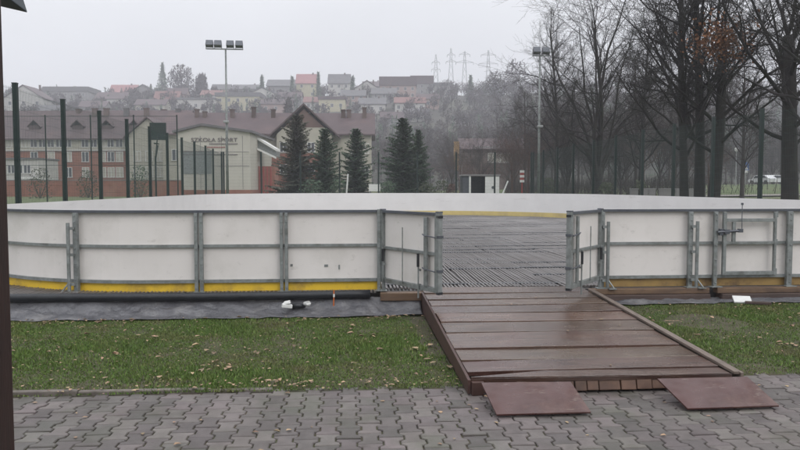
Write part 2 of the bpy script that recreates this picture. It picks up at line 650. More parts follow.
x = XLEFT + 0.08
tr = random.Random(3)
while x < XRIGHT - 0.06:
    yr = yrange(x)
    if yr:
        y_start = 8.96 if x < XL - 0.1 else yr[0] + 0.12
        y_end = yr[1] - 0.12
        if x > XL - 0.1 and x < XR:
            y_start = 9.19 + tr.uniform(-0.02, 0.02)
        mat_i = int((x - XLEFT) / 1.25)
        ph = mat_i * 1.7
        r = 0.0155
        n = max(3, int((y_end - y_start) / 0.55))
        o0 = len(b.v)
        jx = tr.uniform(-0.006, 0.006)
        jz = tr.uniform(-0.003, 0.004)
        for i in range(n + 1):
            y = y_start + (y_end - y_start) * i / n
            wx = 0.016 * math.sin(y * 0.9 + ph) + 0.010 * math.sin(y * 2.3 + ph * 2) + jx + tr.uniform(-0.004, 0.004)
            wz = FLOOR + jz + 0.006 * math.sin(y * 1.7 + ph * 3) + tr.uniform(-0.002, 0.002)
            for (ax, az) in ((-r, -0.01), (-r * 0.8, 0.011), (0, 0.0165), (r * 0.8, 0.011), (r, -0.01)):
                b.v.append((x + wx + ax, y, wz + az))
        for i in range(n):
            for k in range(4):
                b.f.append((o0 + i * 5 + k, o0 + i * 5 + k + 1, o0 + (i + 1) * 5 + k + 1, o0 + (i + 1) * 5 + k))
                b.mi.append(0)
        b.f.append(tuple(o0 + k for k in range(5)))
        b.mi.append(0)
    x += 0.050
o = b.build('cooling_tubes', M['tube'], smooth=False, recalc=False)
tag(o, 'black cooling tubes laid side by side over the whole rink floor', 'tubes', kind='stuff')
# cross strips that clip the tubes together
b = MB()
y = 9.55
while y < 32.5:
    x = XLEFT + 0.3
    yy = y
    while x < XRIGHT - 0.3:
        wd = tr.choice([1.2, 2.4, 3.6])
        if tr.random() < 0.35:
            yy = y + tr.uniform(-0.16, 0.16)
        a, c = yrange(x), yrange(min(x + wd, XRIGHT - 0.1))
        if a and c and max(a[0], c[0]) + 0.2 < yy < min(a[1], c[1]) - 0.2 and tr.random() < 0.9:
            b.bar((x, yy, FLOOR + 0.006), (x + wd - 0.02, yy + tr.uniform(-0.02, 0.02), FLOOR + 0.006), 0.11 + 0.05 * (y - 9) / 10, 0.018)
        x += wd
    y += tr.uniform(0.7, 1.25)
o = b.build('tube_spacers', M['black'], recalc=False)
tag(o, 'dark spacer strips crossing the cooling tubes of the rink', 'strips', kind='stuff')

# ------------------------------------------------------------------ the boards
boards = empty('rink_boards', (0, 0, 0), label='white plastic boards in a grey steel frame running all round the empty rink',
               cat='rink boards')
# local profile runs along the path; outward offset 0 is the inner face
b = MB()
b.sweep(path, [(0.009, 0.434), (0.018, 0.434), (0.018, ZT - 0.02), (0.009, ZT - 0.02)])
b.build('board_sheet', M['sheet'], boards)
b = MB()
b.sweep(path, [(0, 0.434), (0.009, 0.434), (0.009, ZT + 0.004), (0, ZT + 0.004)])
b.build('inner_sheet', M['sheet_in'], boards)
b = MB()
mid_i = len(path) // 2
near_right = [p for i, p in enumerate(path) if i < mid_i]
near_left = [p for i, p in enumerate(path) if i >= mid_i - 1]
kick_prof = [(-0.006, FLOOR + 0.008), (0.022, FLOOR + 0.008), (0.022, 0.431), (-0.006, 0.431)]
# right front stretch is weathered, the rest is bright yellow
ksplit = next(i for i, p in enumerate(path) if p[1] > Y0 + 1.5)
b.sweep(path[:ksplit + 1], kick_prof[:0] + [(0.008, FLOOR + 0.008), (0.022, FLOOR + 0.008), (0.022, 0.431), (0.008, 0.431)])
o = b.build('kick_plate', M['ochre'], boards)
tag(o, 'weathered ochre kick strip')
b = MB()
b.sweep(path[ksplit:], [(0.008, FLOOR + 0.008), (0.022, FLOOR + 0.008), (0.022, 0.431), (0.008, 0.431)])
o = b.build('kick_plate', M['yellow'], boards)
tag(o, 'bright yellow kick strip')
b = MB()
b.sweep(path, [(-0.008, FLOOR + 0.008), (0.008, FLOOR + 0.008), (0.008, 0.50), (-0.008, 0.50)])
o = b.build('inner_kick_plate', M['hazed_kick'], boards)
tag(o, 'yellow kick strip on the inner face, haze and reflection put into its colour')
b = MB()
b.sweep(path, [(0.012, ZT - 0.034), (0.075, ZT - 0.034), (0.075, ZT), (0.012, ZT)])
b.build('top_rail', M['dark_rail'], boards)
b = MB()
b.sweep(path, [(0.021, 0.872), (0.058, 0.872), (0.058, 0.908), (0.021, 0.908)])
b.build('mid_rail', M['galv'], boards)
b = MB()
b.sweep(path, [(0.024, 0.412), (0.062, 0.412), (0.062, 0.452), (0.024, 0.452)])
b.build('bottom_rail', M['galv'], boards)


def path_frame(px, side):
    best = None
    for i, p in enumerate(path):
        if p[1] > 14:
            continue
        if (side == 'l') != (i > mid_i):
            continue
        a, c = path[max(i - 1, 0)], path[min(i + 1, len(path) - 1)]
        # refine along the segment to the next point
        q = path[min(i + 1, len(path) - 1)]
        for t in (0, 0.25, 0.5, 0.75):
            x, y = p[0] + (q[0] - p[0]) * t, p[1] + (q[1] - p[1]) * t
            e = abs(proj((x, y, 0.9))[0] - px)
            if best is None or e < best[0]:
                dx, dy = c[0] - a[0], c[1] - a[1]
                l = math.hypot(dx, dy)
                best = (e, x, y, dx / l, dy / l)
    _, x, y, dx, dy = best
    T = Vector((dx, dy, 0))
    Nn = Vector((dy, -dx, 0))
    return Vector((x, y, 0)), T, Nn


def post(px, side, double=False, brace=0, wide=0.05, ztop=ZT - 0.036):
    P, T, Nn = path_frame(px, side)
    rot = Matrix((T, Nn, Vector((0, 0, 1)))).transposed()
    b = MB()
    offs = (-0.032, 0.032) if double else (0.0,)
    for q in offs:
        b.box(P + T * q + Nn * 0.088 + Vector((0, 0, (FLOOR + ztop) / 2)), (wide, 0.05, ztop - FLOOR), rot)
    # bolts
    for q in offs:
        for z in (0.35, 0.46, 0.66, 0.86, 1.06, 1.2, 1.28):
            b.box(P + T * (q + 0.004) + Nn * 0.117 + Vector((0, 0, z)), (0.018, 0.012, 0.018), rot)
    # foot plate
    b.box(P + Nn * 0.12 + Vector((0, 0, FLOOR + 0.009)), (0.15, 0.11, 0.012), rot)
    o = b.build('post', M['galv'], boards, bevel=0.004)
    if brace:
        b = MB()
        q = brace * 0.068
        c = P + T * q + Nn * 0.15
        b.tube([c + Vector((0, 0, FLOOR + 0.02)), c + Vector((0, 0, 1.19))], 0.024, 8)
        for z in (0.40, 0.78, 1.12):
            b.box(P + T * q * 0.6 + Nn * 0.135 + Vector((0, 0, z)), (0.09, 0.035, 0.035), rot)
        # short diagonal foot
        b.tube([c + Vector((0, 0, 0.42)), c + T * brace * 0.07 + Nn * 0.06 + Vector((0, 0, FLOOR + 0.01))], 0.011, 6)
        b.box(c + T * brace * 0.05 + Nn * 0.04 + Vector((0, 0, FLOOR + 0.006)), (0.10, 0.08, 0.012), rot)
        b.build('brace', M['galv'], boards)
    return o


post(10, 'l', brace=0)
post(82, 'l', brace=-1, wide=0.06)
post(202, 'l', double=True, wide=0.045)
post(279, 'l', double=True, wide=0.04)
post(377, 'l', double=True, wide=0.045, ztop=ZT + 0.01)
post(603, 'r', brace=1, wide=0.07)
post(690, 'r', brace=1, wide=0.06)
post(717, 'r', wide=0.05)
post(780, 'r', wide=0.075)
post(858, 'r', wide=0.06)
post(930, 'r', wide=0.06)
post(-80, 'l', wide=0.06)

# small lifting eyes with cable on the left gate post and dark marks
P, T, Nn = path_frame(332, 'l')
for (q, z, dx, dz) in ((0, 0.62, 0.05, 0.03), (0.17, 0.60, 0.02, 0.06), (-0.45, 0.63, 0.03, 0.03)):
    b = MB()
    b.box(P + Nn * 0.0215 + T * q + Vector((0, 0, z)), (dx, 0.006, dz))
    b.build('scuff_mark', M['galv'], boards)


# ------------------------------------------------------------------ gates
def bolt_mesh():
    b = MB()
    b.tube([(0, 0, 0.02), (0, 0, 0.88 - 0.41)], 0.011, 8)
    return b


def gate(hinge, end, label, flip):
    hinge, end = Vector(hinge), Vector(end)
    d = end - hinge
    d.z = 0
    Lg = d.length
    rz = math.atan2(d.y, d.x)
    # local x runs from the hinge to the free stile; s = side that faces the camera
    s = -1 if flip else 1
    t = empty('gate', (hinge.x, hinge.y, 0.41), rz, label, 'gate')
    H = ZT - 0.41
    b = MB()
    b.box((Lg / 2, 0, H / 2 + 0.01), (Lg - 0.06, 0.016, H - 0.06))
    b.build('panel', M['sheet'], t)
    b = MB()
    b.box((Lg / 2, s * 0.03, 0.03), (Lg - 0.11, 0.05, 0.055))
    b.box((0.028, s * 0.03, H / 2), (0.055, 0.055, H))
    b.box((Lg - 0.04, s * 0.03, H / 2), (0.08, 0.06, H))
    b.box((Lg / 2, s * 0.028, 0.455), (Lg - 0.115, 0.034, 0.036))
    b.box((Lg * 0.80, s * 0.055, H / 2), (0.062, 0.028, H - 0.12))
    b.build('frame', M['galv'], t, bevel=0.003)
    b = MB()
    b.box((Lg / 2, s * 0.03, H - 0.018), (Lg - 0.115, 0.062, 0.036))
    for x in (0.03, Lg - 0.03):
        b.box((x, s * 0.03, H + 0.006), (0.062, 0.066, 0.016))
    b.build('top_rail', M['dark_rail'], t, bevel=0.003)
    for x in (0.09, Lg * 0.69):
        b = MB()
        b.tube([(x, s * 0.066, -0.10), (x, s * 0.066, 0.46)], 0.010, 8)
        b.box((x, s * 0.05, 0.24), (0.035, 0.03, 0.025))
        b.box((x, s * 0.05, 0.06), (0.035, 0.03, 0.025))
        bo = b.build('drop_bolt', M['galv'], t)
        b = MB()
        b.tube([(x, s * 0.07, 0.28), (x, s * 0.07, 0.44)], 0.017, 8)
        b.build('grip', M['black'], bo)
    b = MB()
    b.tube([(Lg * 0.42, s * 0.064, 0.04), (Lg * 0.42, s * 0.064, 0.74)], 0.007, 6)
    b.build('rod', M['galv'], t)
    for z in (0.26, 0.66):
        b = MB()
        b.tube([(Lg * 0.81 - 0.06, s * 0.075, z + 0.02), (Lg * 0.81, s * 0.08, z), (Lg * 0.81 + 0.05, s * 0.08, z + 0.005),
                (Lg - 0.06, s * 0.07, z - 0.01)], 0.008, 6)
        b.box((Lg - 0.012, s * 0.03, z), (0.045, 0.068, 0.03))
        b.build('latch', M['dark_rail'], t)
    for z in (0.0, H - 0.05):
        b = MB()
        b.box((Lg - 0.02, s * 0.03, z), (0.05, 0.06, 0.03))
        b.build('stop_pad', M['black'], t)
    # hinges
    for z in (0.12, 0.80):
        b = MB()
        b.tube([(0.0, 0.0, z - 0.05), (0.0, 0.0, z + 0.05)], 0.018, 8)
        b.build('hinge', M['galv'], t)
    return t


hl = Vector((XL + 0.03, Y0 - 0.06, 0))
el = onz(442.5, 293.5, 0.41)
gate(hl, el, 'left gate leaf of the rink swung out beside the ramp, hung at the yellow-striped boards', True)
hr = Vector((XR - 0.03, Y0 - 0.06, 0))
er = onz(565.5, 289.5, 0.41)
gate(hr, er, 'narrow-looking right gate leaf swung out over the ramp, beside the brown timber footing', False)

# wicket door in the right boards
P0 = Vector((onY(722.5, Y0 - 0.1), Y0, 0))
P1 = Vector((onY(775, Y0 - 0.1), Y0, 0))
t = empty('wicket_gate', (P0.x, Y0 - 0.10, 0.45), 0, 'small closed wicket gate with a lever latch in the right-hand boards', 'gate')
Wd = P1.x - P0.x
b = MB()
Hd = ZT - 0.45 - 0.04
b.box((0.02, 0, Hd / 2), (0.045, 0.045, Hd))
b.box((Wd - 0.01, 0, Hd / 2), (0.03, 0.045, Hd))
b.box((Wd / 2, 0, 0.03), (Wd - 0.05, 0.04, 0.05))
b.box((Wd / 2, 0, Hd - 0.11), (Wd - 0.05, 0.04, 0.045))
b.box((Wd / 2, 0.002, 0.44), (Wd - 0.05, 0.036, 0.036))
b.box((0.15, -0.002, Hd - 0.285), (0.045, 0.035, 0.30))
b.build('frame', M['galv'], t, bevel=0.003)
b = MB()
b.tube([(-0.10, -0.045, Hd - 0.27), (0.25, -0.045, Hd - 0.25)], 0.018, 8)
b.tube([(0.24, -0.045, Hd - 0.25), (0.245, -0.03, Hd + 0.10)], 0.006, 6)
b.box((0.245, -0.03, Hd + 0.11), (0.025, 0.025, 0.03))
b.box((0.03, -0.035, Hd - 0.265), (0.07, 0.05, 0.06))
b.box((-0.05, -0.035, Hd - 0.27), (0.05, 0.04, 0.09))
b.box((0.22, -0.04, Hd - 0.25), (0.06, 0.05, 0.05))
b.build('latch', M['dark_rail'], t, bevel=0.004)
for z in (0.05, 0.45, 0.83):
    b = MB()
    b.tube([(Wd + 0.012, -0.01, z - 0.04), (Wd + 0.012, -0.01, z + 0.04)], 0.014, 8)
    b.build('hinge', M['galv'], t)

# ------------------------------------------------------------------ base pieces along the boards
# black manifold pipe
b = MB()
pts = []
for i in range(40):
    x = -8.2 + (XL - 0.15 + 8.2) * i / 39
    pts.append((x, 8.87 + 0.012 * math.sin(x * 1.3), 0.272 + 0.006 * math.sin(x * 0.9)))
b.tube(pts, 0.052, 14)
o = b.build('manifold_pipe', M['black'], smooth=True)
tag(o, 'thick black pipe lying along the foot of the left boards', 'pipe')

# block of timber under the left gate hinge
b = MB()
b.box((XL + 0.28, Y0 - 0.20, 0.235), (0.60, 0.16, 0.10), Matrix.Rotation(R(-2), 3, 'Z'))
b.box((XL + 0.05, Y0 - 0.15, 0.11), (0.5, 0.14, 0.13))
o = b.build('timber_block', M['beam'], bevel=0.008)
tag(o, 'short brown timber under the left gate leaf beside the ramp', 'timber')

# beams on the right
xg0, xg1 = onY(709, Y0 - 0.15), onY(717, Y0 - 0.15)
for (xa, xb, lab) in ((3.22, xg0, 'long weathered timber under the right boards, beside the ramp'),
                      (xg1, 12.5, 'weathered timber under the wicket gate and boards at the far right')):
    b = MB()
    b.box(((xa + xb) / 2, Y0 - 0.13, 0.255), (xb - xa, 0.13, 0.072))
    o = b.build('timber_sleeper', M['beam'], bevel=0.008)
    tag(o, lab, 'timber')
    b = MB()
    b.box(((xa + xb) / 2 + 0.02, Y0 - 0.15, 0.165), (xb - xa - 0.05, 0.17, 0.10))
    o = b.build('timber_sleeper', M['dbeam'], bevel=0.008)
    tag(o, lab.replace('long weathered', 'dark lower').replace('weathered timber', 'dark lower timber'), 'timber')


def lawn_z(x, y):
    z = 0.012 * mnoise.noise(Vector((x * 1.7, y * 1.7, 0))) + 0.006 * mnoise.noise(Vector((x * 6, y * 6, 4)))
    if x > 3.0:
        t = min(1, max(0, (y - 5.7) / 3.0))
        z += 0.11 * t
    else:
        t = min(1, max(0, (y - 5.7) / 3.0))
        z += 0.03 * t
    return z + 0.012


def tarp(xa, xb, yb, zb, yf, seed, label, zf=0.035):
    b = MB()
    n, m = 420, 16
    for i in range(n + 1):
        x = xa + (xb - xa) * i / n
        edge = 0.10 * mnoise.noise(Vector((x * 0.9, seed, 0))) + 0.06 * mnoise.noise(Vector((x * 3.1, seed, 5)))
        for k in range(m + 1):
            t = k / m
            y = yb + (yf + edge - yb) * t
            zl = lawn_z(x, yf) + 0.012
            s = 1 - (1 - t) ** 2.2
            z = zb + (zl - zb) * s
            wr = 0.035 * mnoise.noise(Vector((x * 3.0, y * 6, seed))) + 0.030 * (0.5 - abs(mnoise.noise(Vector((x * 6 + y * 4, y * 7, seed + 2)))))
            z += wr * (0.3 + 0.9 * math.sin(math.pi * min(1, t * 1.0 + 0.05)))
            z = max(z, lawn_z(x, y) + 0.004)
            b.v.append((x, y, z))
    for i in range(n):
        for k in range(m):
            q = i * (m + 1) + k
            b.f.append((q, q + 1, q + m + 2, q + m + 1))
            b.mi.append(0)
    o = b.build('plastic_sheet', M['tarp'], smooth=True)
    sm = o.modifiers.new('thick', 'SOLIDIFY')
    sm.thickness = 0.004
    tag(o, label, 'tarp')


tarp(-8.0, 0.93, 8.93, 0.225, 8.50, 1.0, 'crumpled grey plastic sheet on the ground below the black pipe, left of the ramp')
tarp(3.24, 12.5, 9.0, 0.15, 8.66, 7.0, 'dark plastic sheet below the timbers, right of the ramp')

# litter on the sheets
def crumple(name, c, dims, seed, m, rz=0.0):
    b = MB()
    n = 6
    for i in range(n + 1):
        for k in range(n + 1):
            u, v = i / n - 0.5, k / n - 0.5
            z = dims[2] * (0.5 - 0.5 * (abs(u) + abs(v))) + 0.35 * dims[2] * mnoise.noise(Vector((u * 5, v * 5, seed)))
            x, y = u * dims[0], v * dims[1]
            b.v.append((x * math.cos(rz) - y * math.sin(rz), x * math.sin(rz) + y * math.cos(rz), z))
    for i in range(n):
        for k in range(n):
            q = i * (n + 1) + k
            b.f.append((q, q + n + 1, q + n + 2, q + 1))
            b.mi.append(0)
    o = b.build(name, m, loc=c)
    sm = o.modifiers.new('thick', 'SOLIDIFY')
    sm.thickness = 0.006
    return o


p = onz(287, 306.5, 0.16)
b = MB()
b.box((0, 0, 0.03), (0.17, 0.09, 0.06), Matrix.Rotation(R(12), 3, 'Z') @ Matrix.Rotation(R(8), 3, 'Y'))
b.prism([(-0.08, -0.03, 0.06), (0.06, -0.05, 0.075), (0.04, -0.03, 0.12), (-0.05, -0.02, 0.10)], (0.01, 0.06, 0.005))
o = b.build('crushed_carton', M['white'], loc=(p.x, p.y, 0.145), bevel=0.008)
o.scale = (0.75, 0.75, 0.75)
tag(o, 'crushed white carton on the grey sheet under the black pipe', 'litter')
p = onz(306.5, 306, 0.16)
b = MB()
b.tube([(-0.035, 0.03, 0.045), (0.0, 0.0, 0.05), (0.03, -0.03, 0.055), (0.034, -0.034, 0.056), (0.034, -0.034, 0.056)], [0.028, 0.036, 0.043, 0.046, 0.038], 14)
o = b.build('paper_cup', M['white'], loc=(p.x, p.y, 0.150), smooth=True)
o.scale = (0.8, 0.8, 0.8)
tag(o, 'white paper cup lying on the grey sheet, right of the crushed carton', 'litter')
b = MB()
p = onz(297, 306.5, 0.15)
b.tube([(p.x - 0.07, p.y, 0.15), (p.x + 0.02, p.y - 0.03, 0.165), (p.x + 0.1, p.y + 0.01, 0.15)], [0.03, 0.035, 0.02], 8)
o = b.build('black_bottle', M['black'], smooth=True)
tag(o, 'small dark bottle lying between the white carton and cup', 'bottle')
p = onz(742, 301.5, 0.14)
b = MB()
b.box((0, 0, 0), (0.22, 0.15, 0.025), Matrix.Rotation(R(-18), 3, 'Z') @ Matrix.Rotation(R(25), 3, 'X'))
o = b.build('white_board_scrap', M['white'], loc=(p.x, p.y, 0.165), bevel=0.004)
tag(o, 'white offcut lying on the sheet below the wicket gate', 'scrap')
b = MB()
b.box((0, 0, 0), (0.30, 0.07, 0.03), Matrix.Rotation(R(-22), 3, 'Z'))
o = b.build('stick', M['dbeam'], loc=(p.x + 0.13, p.y - 0.15, 0.145), bevel=0.004)
tag(o, 'short dark wooden lath in front of the white offcut', 'lath')
p = onz(334, 298, 0.2)
t = empty('marker_stake', (p.x, 8.80, 0.13), 0, 'thin orange marker stake standing in front of the black pipe', 'stake')
b = MB()
b.tube([(0, 0, 0), (0.005, 0, 0.21)], 0.008, 6)
b.build('rod', M['orange'], t)
b = MB()
b.tube([(0.004, 0, 0.12), (0.005, 0, 0.16)], 0.012, 6)
b.build('reflector', M['white'], t)

# ------------------------------------------------------------------ ramp
RX0, RX1, RYF, RYB = 0.97, 3.17, 5.36, 9.15
RZF, RZB = 0.125, 0.305


def rz_at(y):
    return RZF + (RZB - RZF) * (y - RYF) / (9.0 - RYF)


t = empty('wooden_ramp', ((RX0 + RX1) / 2, RYF, 0), 0, 'wide wet brown plank ramp leading up into the rink', 'ramp')
t_loc = t.location


def sub(v):
    return Vector(v) - t_loc


b = MB()
edges = [RYF]
for py in (376, 368.8, 357.5, 346, 330.5, 320, 311, 303.5, 297.5):
    p = onz(600, py, 0.2)
    for _ in range(4):
        p = onz(600, py, rz_at(p.y))
    edges.append(p.y)
while edges[-1] < RYB - 0.15:
    edges.append(edges[-1] + 0.36)
edges[-1] = RYB
pr = random.Random(11)
for i in range(len(edges) - 1):
    ya, yb = edges[i], edges[i + 1]
    g = pr.uniform(0.010, 0.022)
    xl, xr = RX0 + pr.uniform(-0.006, 0.01), RX1 - 0.05 + pr.uniform(-0.01, 0.008)
    nx = 16
    dz = pr.uniform(-0.004, 0.004)
    tilt = pr.uniform(-0.012, 0.012)
    vs, fs = [], []
    sag = pr.uniform(-0.006, 0.006)
    for k in range(nx + 1):
        u = k / nx
        x = xl + (xr - xl) * u
        e0 = ya + g / 2 + 0.004 * mnoise.noise(Vector((x * 3, i * 7, 0)))
        e1 = yb - g / 2 + 0.004 * mnoise.noise(Vector((x * 3, i * 7, 9)))
        if i == 1 and u < 0.30:            # broken corner that leaves the dark wedge
            e1 -= 0.165 * (1 - u / 0.30)
        zz = dz + sag * math.sin(math.pi * u) + tilt * (u - 0.5)
        vs += [sub((x, e0, rz_at(ya) + zz + 0.0045)), sub((x, e1, rz_at(yb) + zz - 0.0035)),
               sub((x, e1, rz_at(yb) + zz - 0.032)), sub((x, e0, rz_at(ya) + zz - 0.032))]
    for k in range(nx):
        q = k * 4
        for m in range(4):
            fs.append((q + m, q + (m + 1) % 4, q + 4 + (m + 1) % 4, q + 4 + m))
    fs += [(3, 2, 1, 0), (nx * 4, nx * 4 + 1, nx * 4 + 2, nx * 4 + 3)]
    b.add(vs, fs)
b.build('deck', M['ramp'], t, bevel=0.004)
# joists under the deck
for k in range(4):
    x = RX0 + 0.12 + k * (RX1 - RX0 - 0.24) / 3
    bb = MB()
    prof = [(x, RYF + 0.06, 0.012), (x, RYB - 0.02, 0.012), (x, RYB - 0.02, rz_at(RYB) - 0.045), (x, RYF + 0.06, rz_at(RYF + 0.06) - 0.045)]
    bb.prism([sub(q) for q in prof], (0.06, 0, 0))
    bb.build('joist', M['ramp_side'], t)
# side boards
bb = MB()
bb.prism([sub(q) for q in ((RX0 - 0.028, RYF + 0.0, 0.01), (RX0 - 0.028, RYB - 0.3, 0.05), (RX0 - 0.028, RYB - 0.3, rz_at(RYB - 0.3) - 0.004),
                           (RX0 - 0.028, RYF, RZF - 0.002))], (0.026, 0, 0))
o = bb.build('side_board', M['ramp_side'], t, bevel=0.003)
tag(o, 'reddish board closing the left side of the ramp')
bb = MB()
bb.prism([sub(q) for q in ((RX1 - 0.04, RYF - 0.01, rz_at(RYF) + 0.001), (RX1 - 0.04, RYB - 0.35, rz_at(RYB - 0.35) + 0.001),
                           (RX1 - 0.04, RYB - 0.35, rz_at(RYB - 0.35) + 0.026), (RX1 - 0.04, RYF - 0.01, RZF + 0.026))], (0.05, 0, 0))
bb.prism([sub(q) for q in ((RX1 + 0.012, RYF - 0.02, 0.0), (RX1 + 0.012, RYB - 0.35, 0.02), (RX1 + 0.012, RYB - 0.35, rz_at(RYB - 0.35) + 0.018),
                           (RX1 + 0.012, RYF - 0.02, RZF + 0.018))], (0.028, 0, 0))
o = bb.build('edge_batten', M['batten'], t, bevel=0.004)
tag(o, 'pale grey batten along the right edge')
# front end: short blocks
x = RX0 + 0.0
bb = MB()
while x < RX1 - 0.06:
    wd = pr.choice([0.10, 0.13, 0.15, 0.18])
    wd = min(wd, RX1 - 0.02 - x)
    bb.box(sub((x + wd / 2, RYF + 0.024 + pr.uniform(-0.006, 0.008), 0.052 + pr.uniform(-0.004, 0.004))),
           (wd - 0.008, 0.05, 0.078), Matrix.Rotation(pr.uniform(-0.04, 0.04), 3, 'Y') @ Matrix.Rotation(R(-18), 3, 'X'))
    x += wd
bb.build('end_block', M['block'], t, bevel=0.005)
bb = MB()
bb.box(sub((RX0 + 0.05, RYF + 0.0, 0.055)), (0.10, 0.05, 0.11), Matrix.Rotation(R(4), 3, 'Z'))
o = bb.build('corner_block', M['ramp_side'], t, bevel=0.006)


# loose plates
def plate(tl, tr_, bl, br, label):
    za, zb = RZF + 0.006, 0.017
    A = [onz(tl[0], tl[1], za), onz(tr_[0], tr_[1], za), onz(br[0], br[1], zb), onz(bl[0], bl[1], zb)]
    c = sum(A, Vector()) / 4
    c.z = 0
    b = MB()
    nrm = (A[1] - A[0]).cross(A[3] - A[0]).normalized()
    if nrm.z < 0:
        nrm = -nrm
    b.prism([a - c for a in A], nrm * 0.014)
    o = b.build('plywood_plate', M['plate'], loc=c, bevel=0.003)
    tag(o, label, 'plate')


plate((481, 384), (570.5, 383), (496.5, 416), (591, 413.5), 'left red-brown plate bridging the ramp foot and the pavers')
plate((657, 380), (747, 378), (687.5, 410), (779, 407), 'right red-brown plate bridging the ramp foot and the pavers')

# ------------------------------------------------------------------ paving
PW, PL, PA = 0.1395, 0.196, 0.0155
b = MB()


def paver_poly(g):
    h = PL / 2 - g
    pr_ = [(-h, PA), (-0.31 * PL, PA), (-0.19 * PL, -PA), (0.19 * PL, -PA), (0.31 * PL, PA), (h, PA)]
    right = [(PW / 2 + a - g, y) for (y, a) in pr_]
    left = [(-(PW / 2 + a - g), y) for (y, a) in pr_[::-1]]
    return right + left


top, low = paver_poly(0.0095), paver_poly(0.0045)
vr = random.Random(5)
nx0 = int(7.0 / PW)
ycur_min = -2.5
for i in range(-nx0, nx0):
    x0 = i * PW
    y0 = 5.56 + (0.5 * PL if i % 2 else 0) - PL * 45
    while y0 < 6.1:
        # paving stops at the lawn; a little further up right of the ramp
        lim = 5.60 if x0 < 3.3 else 5.80 + 0.03 * (x0 - 3.3)
        if y0 + PL / 2 > lim + 0.12 or y0 < ycur_min:
            y0 += PL
            continue
        dz = vr.gauss(0, 0.0022)
        tx, ty = vr.gauss(0, 0.010), vr.gauss(0, 0.010)
        jx, jy = vr.uniform(-0.0012, 0.0012), vr.uniform(-0.0012, 0.0012)
        vs = [(x0 + x + jx, y0 + y + jy, dz + tx * x + ty * y) for (x, y) in top]
        vs += [(x0 + x + jx, y0 + y + jy, dz + tx * x + ty * y - 0.006) for (x, y) in low]
        vs += [(x0 + x + jx, y0 + y + jy, -0.03) for (x, y) in low]
        n = 12
        fs = [tuple(range(n))]
        for k in range(n):
            k2 = (k + 1) % n
            fs.append((k2, k, n + k, n + k2))
            fs.append((n + k2, n + k, 2 * n + k, 2 * n + k2))
        b.add(vs, fs)
        y0 += PL
# extra rows that run on to the right-hand lawn edge
o = b.build('pavement', M['paver'], recalc=False)
tag(o, kind='structure')
b = MB()
b.box((0, 1.55, -0.021), (26, 8.6, 0.02))
o = b.build('pavement_bed', M['joint'])
tag(o, kind='structure')

# concrete edging, left stretch proud of the lawn
xe0 = onY(-60, 5.6)
xe1 = onY(272, 5.62)
x = xe0
k = 0
while x < xe1:
    x2 = min(x + 1.0, xe1)
    b = MB()
    zt = 0.034 - 0.02 * max(0, (x2 - xe1 + 1.0))
    b.box(((x + x2) / 2, 5.63 + 0.004 * (k % 2), zt / 2 - 0.03), (x2 - x - 0.008, 0.06, zt + 0.06))
    o = b.build('kerb_stone', M['kerb'], bevel=0.008)
    kl = ['kerb stone nearest the dark wooden post, on the lawn edge', 'second kerb stone from the wooden post along the lawn',
          'third kerb stone from the wooden post along the lawn', 'fourth kerb stone, ending sunk in the turf', 'last short kerb stone before the bare turf edge']
    tag(o, kl[min(k, 4)], 'kerb stone', 'kerb stones between lawn and pavers')
    x = x2
    k += 1

# ------------------------------------------------------------------ lawns
def lawn(name, xa, xb, ya, yb):
    b = MB()
    n, m = int((xb - xa) / 0.12), int((yb - ya) / 0.12)
    for i in range(n + 1):
        for k in range(m + 1):
            x, y = xa + (xb - xa) * i / n, ya + (yb - ya) * k / m
            z = lawn_z(x, y)
            if k == 0:
                z = -0.02
            b.v.append((x, y, z - 0.008))
    for i in range(n):
        for k in range(m):
            q = i * (m + 1) + k
            b.f.append((q, q + m + 1, q + m + 2, q + 1))
            b.mi.append(0)
    o = b.build(name, M['soil'], smooth=True)
    tag(o, kind='structure')


lawn('lawn', -11, RX0 - 0.03, 5.60, 8.95)
lawn('lawn', RX1 + 0.045, 15, 5.72, 9.05)
gr = np.random.default_rng(4)
_b = onz(704, 322, 0.08)
BARE = (_b.x, _b.y)


def blades(n, xa, xb, ya, yb, dens=True):
    X = gr.uniform(xa, xb, n)
    Y = gr.uniform(ya, yb, n)
    keep = np.ones(n, bool)
    for i in range(n):
        wn = 0.25 * mnoise.noise(Vector((X[i] * 4, Y[i] * 4, 3)))
        e1 = ((X[i] - BARE[0]) / 0.55) ** 2 + ((Y[i] - BARE[1]) / 0.42) ** 2
        e2 = (RX0 - X[i]) / 0.28 if X[i] < RX0 and Y[i] > 6.6 else 9
        if min(e1, e2) + wn < 0.75 and gr.random() < 0.85:
            keep[i] = False
            continue
        q = mnoise.noise(Vector((X[i] * 2.2, Y[i] * 2.2, 1.5)))
        q2 = mnoise.noise(Vector((X[i] * 0.8, Y[i] * 1.3, 8)))
        thr = -0.25 + (0.35 if Y[i] < ya + 0.35 else 0)
        if q + 0.5 * q2 < thr and gr.random() < 0.5:
            keep[i] = False
    return X[keep], Y[keep]


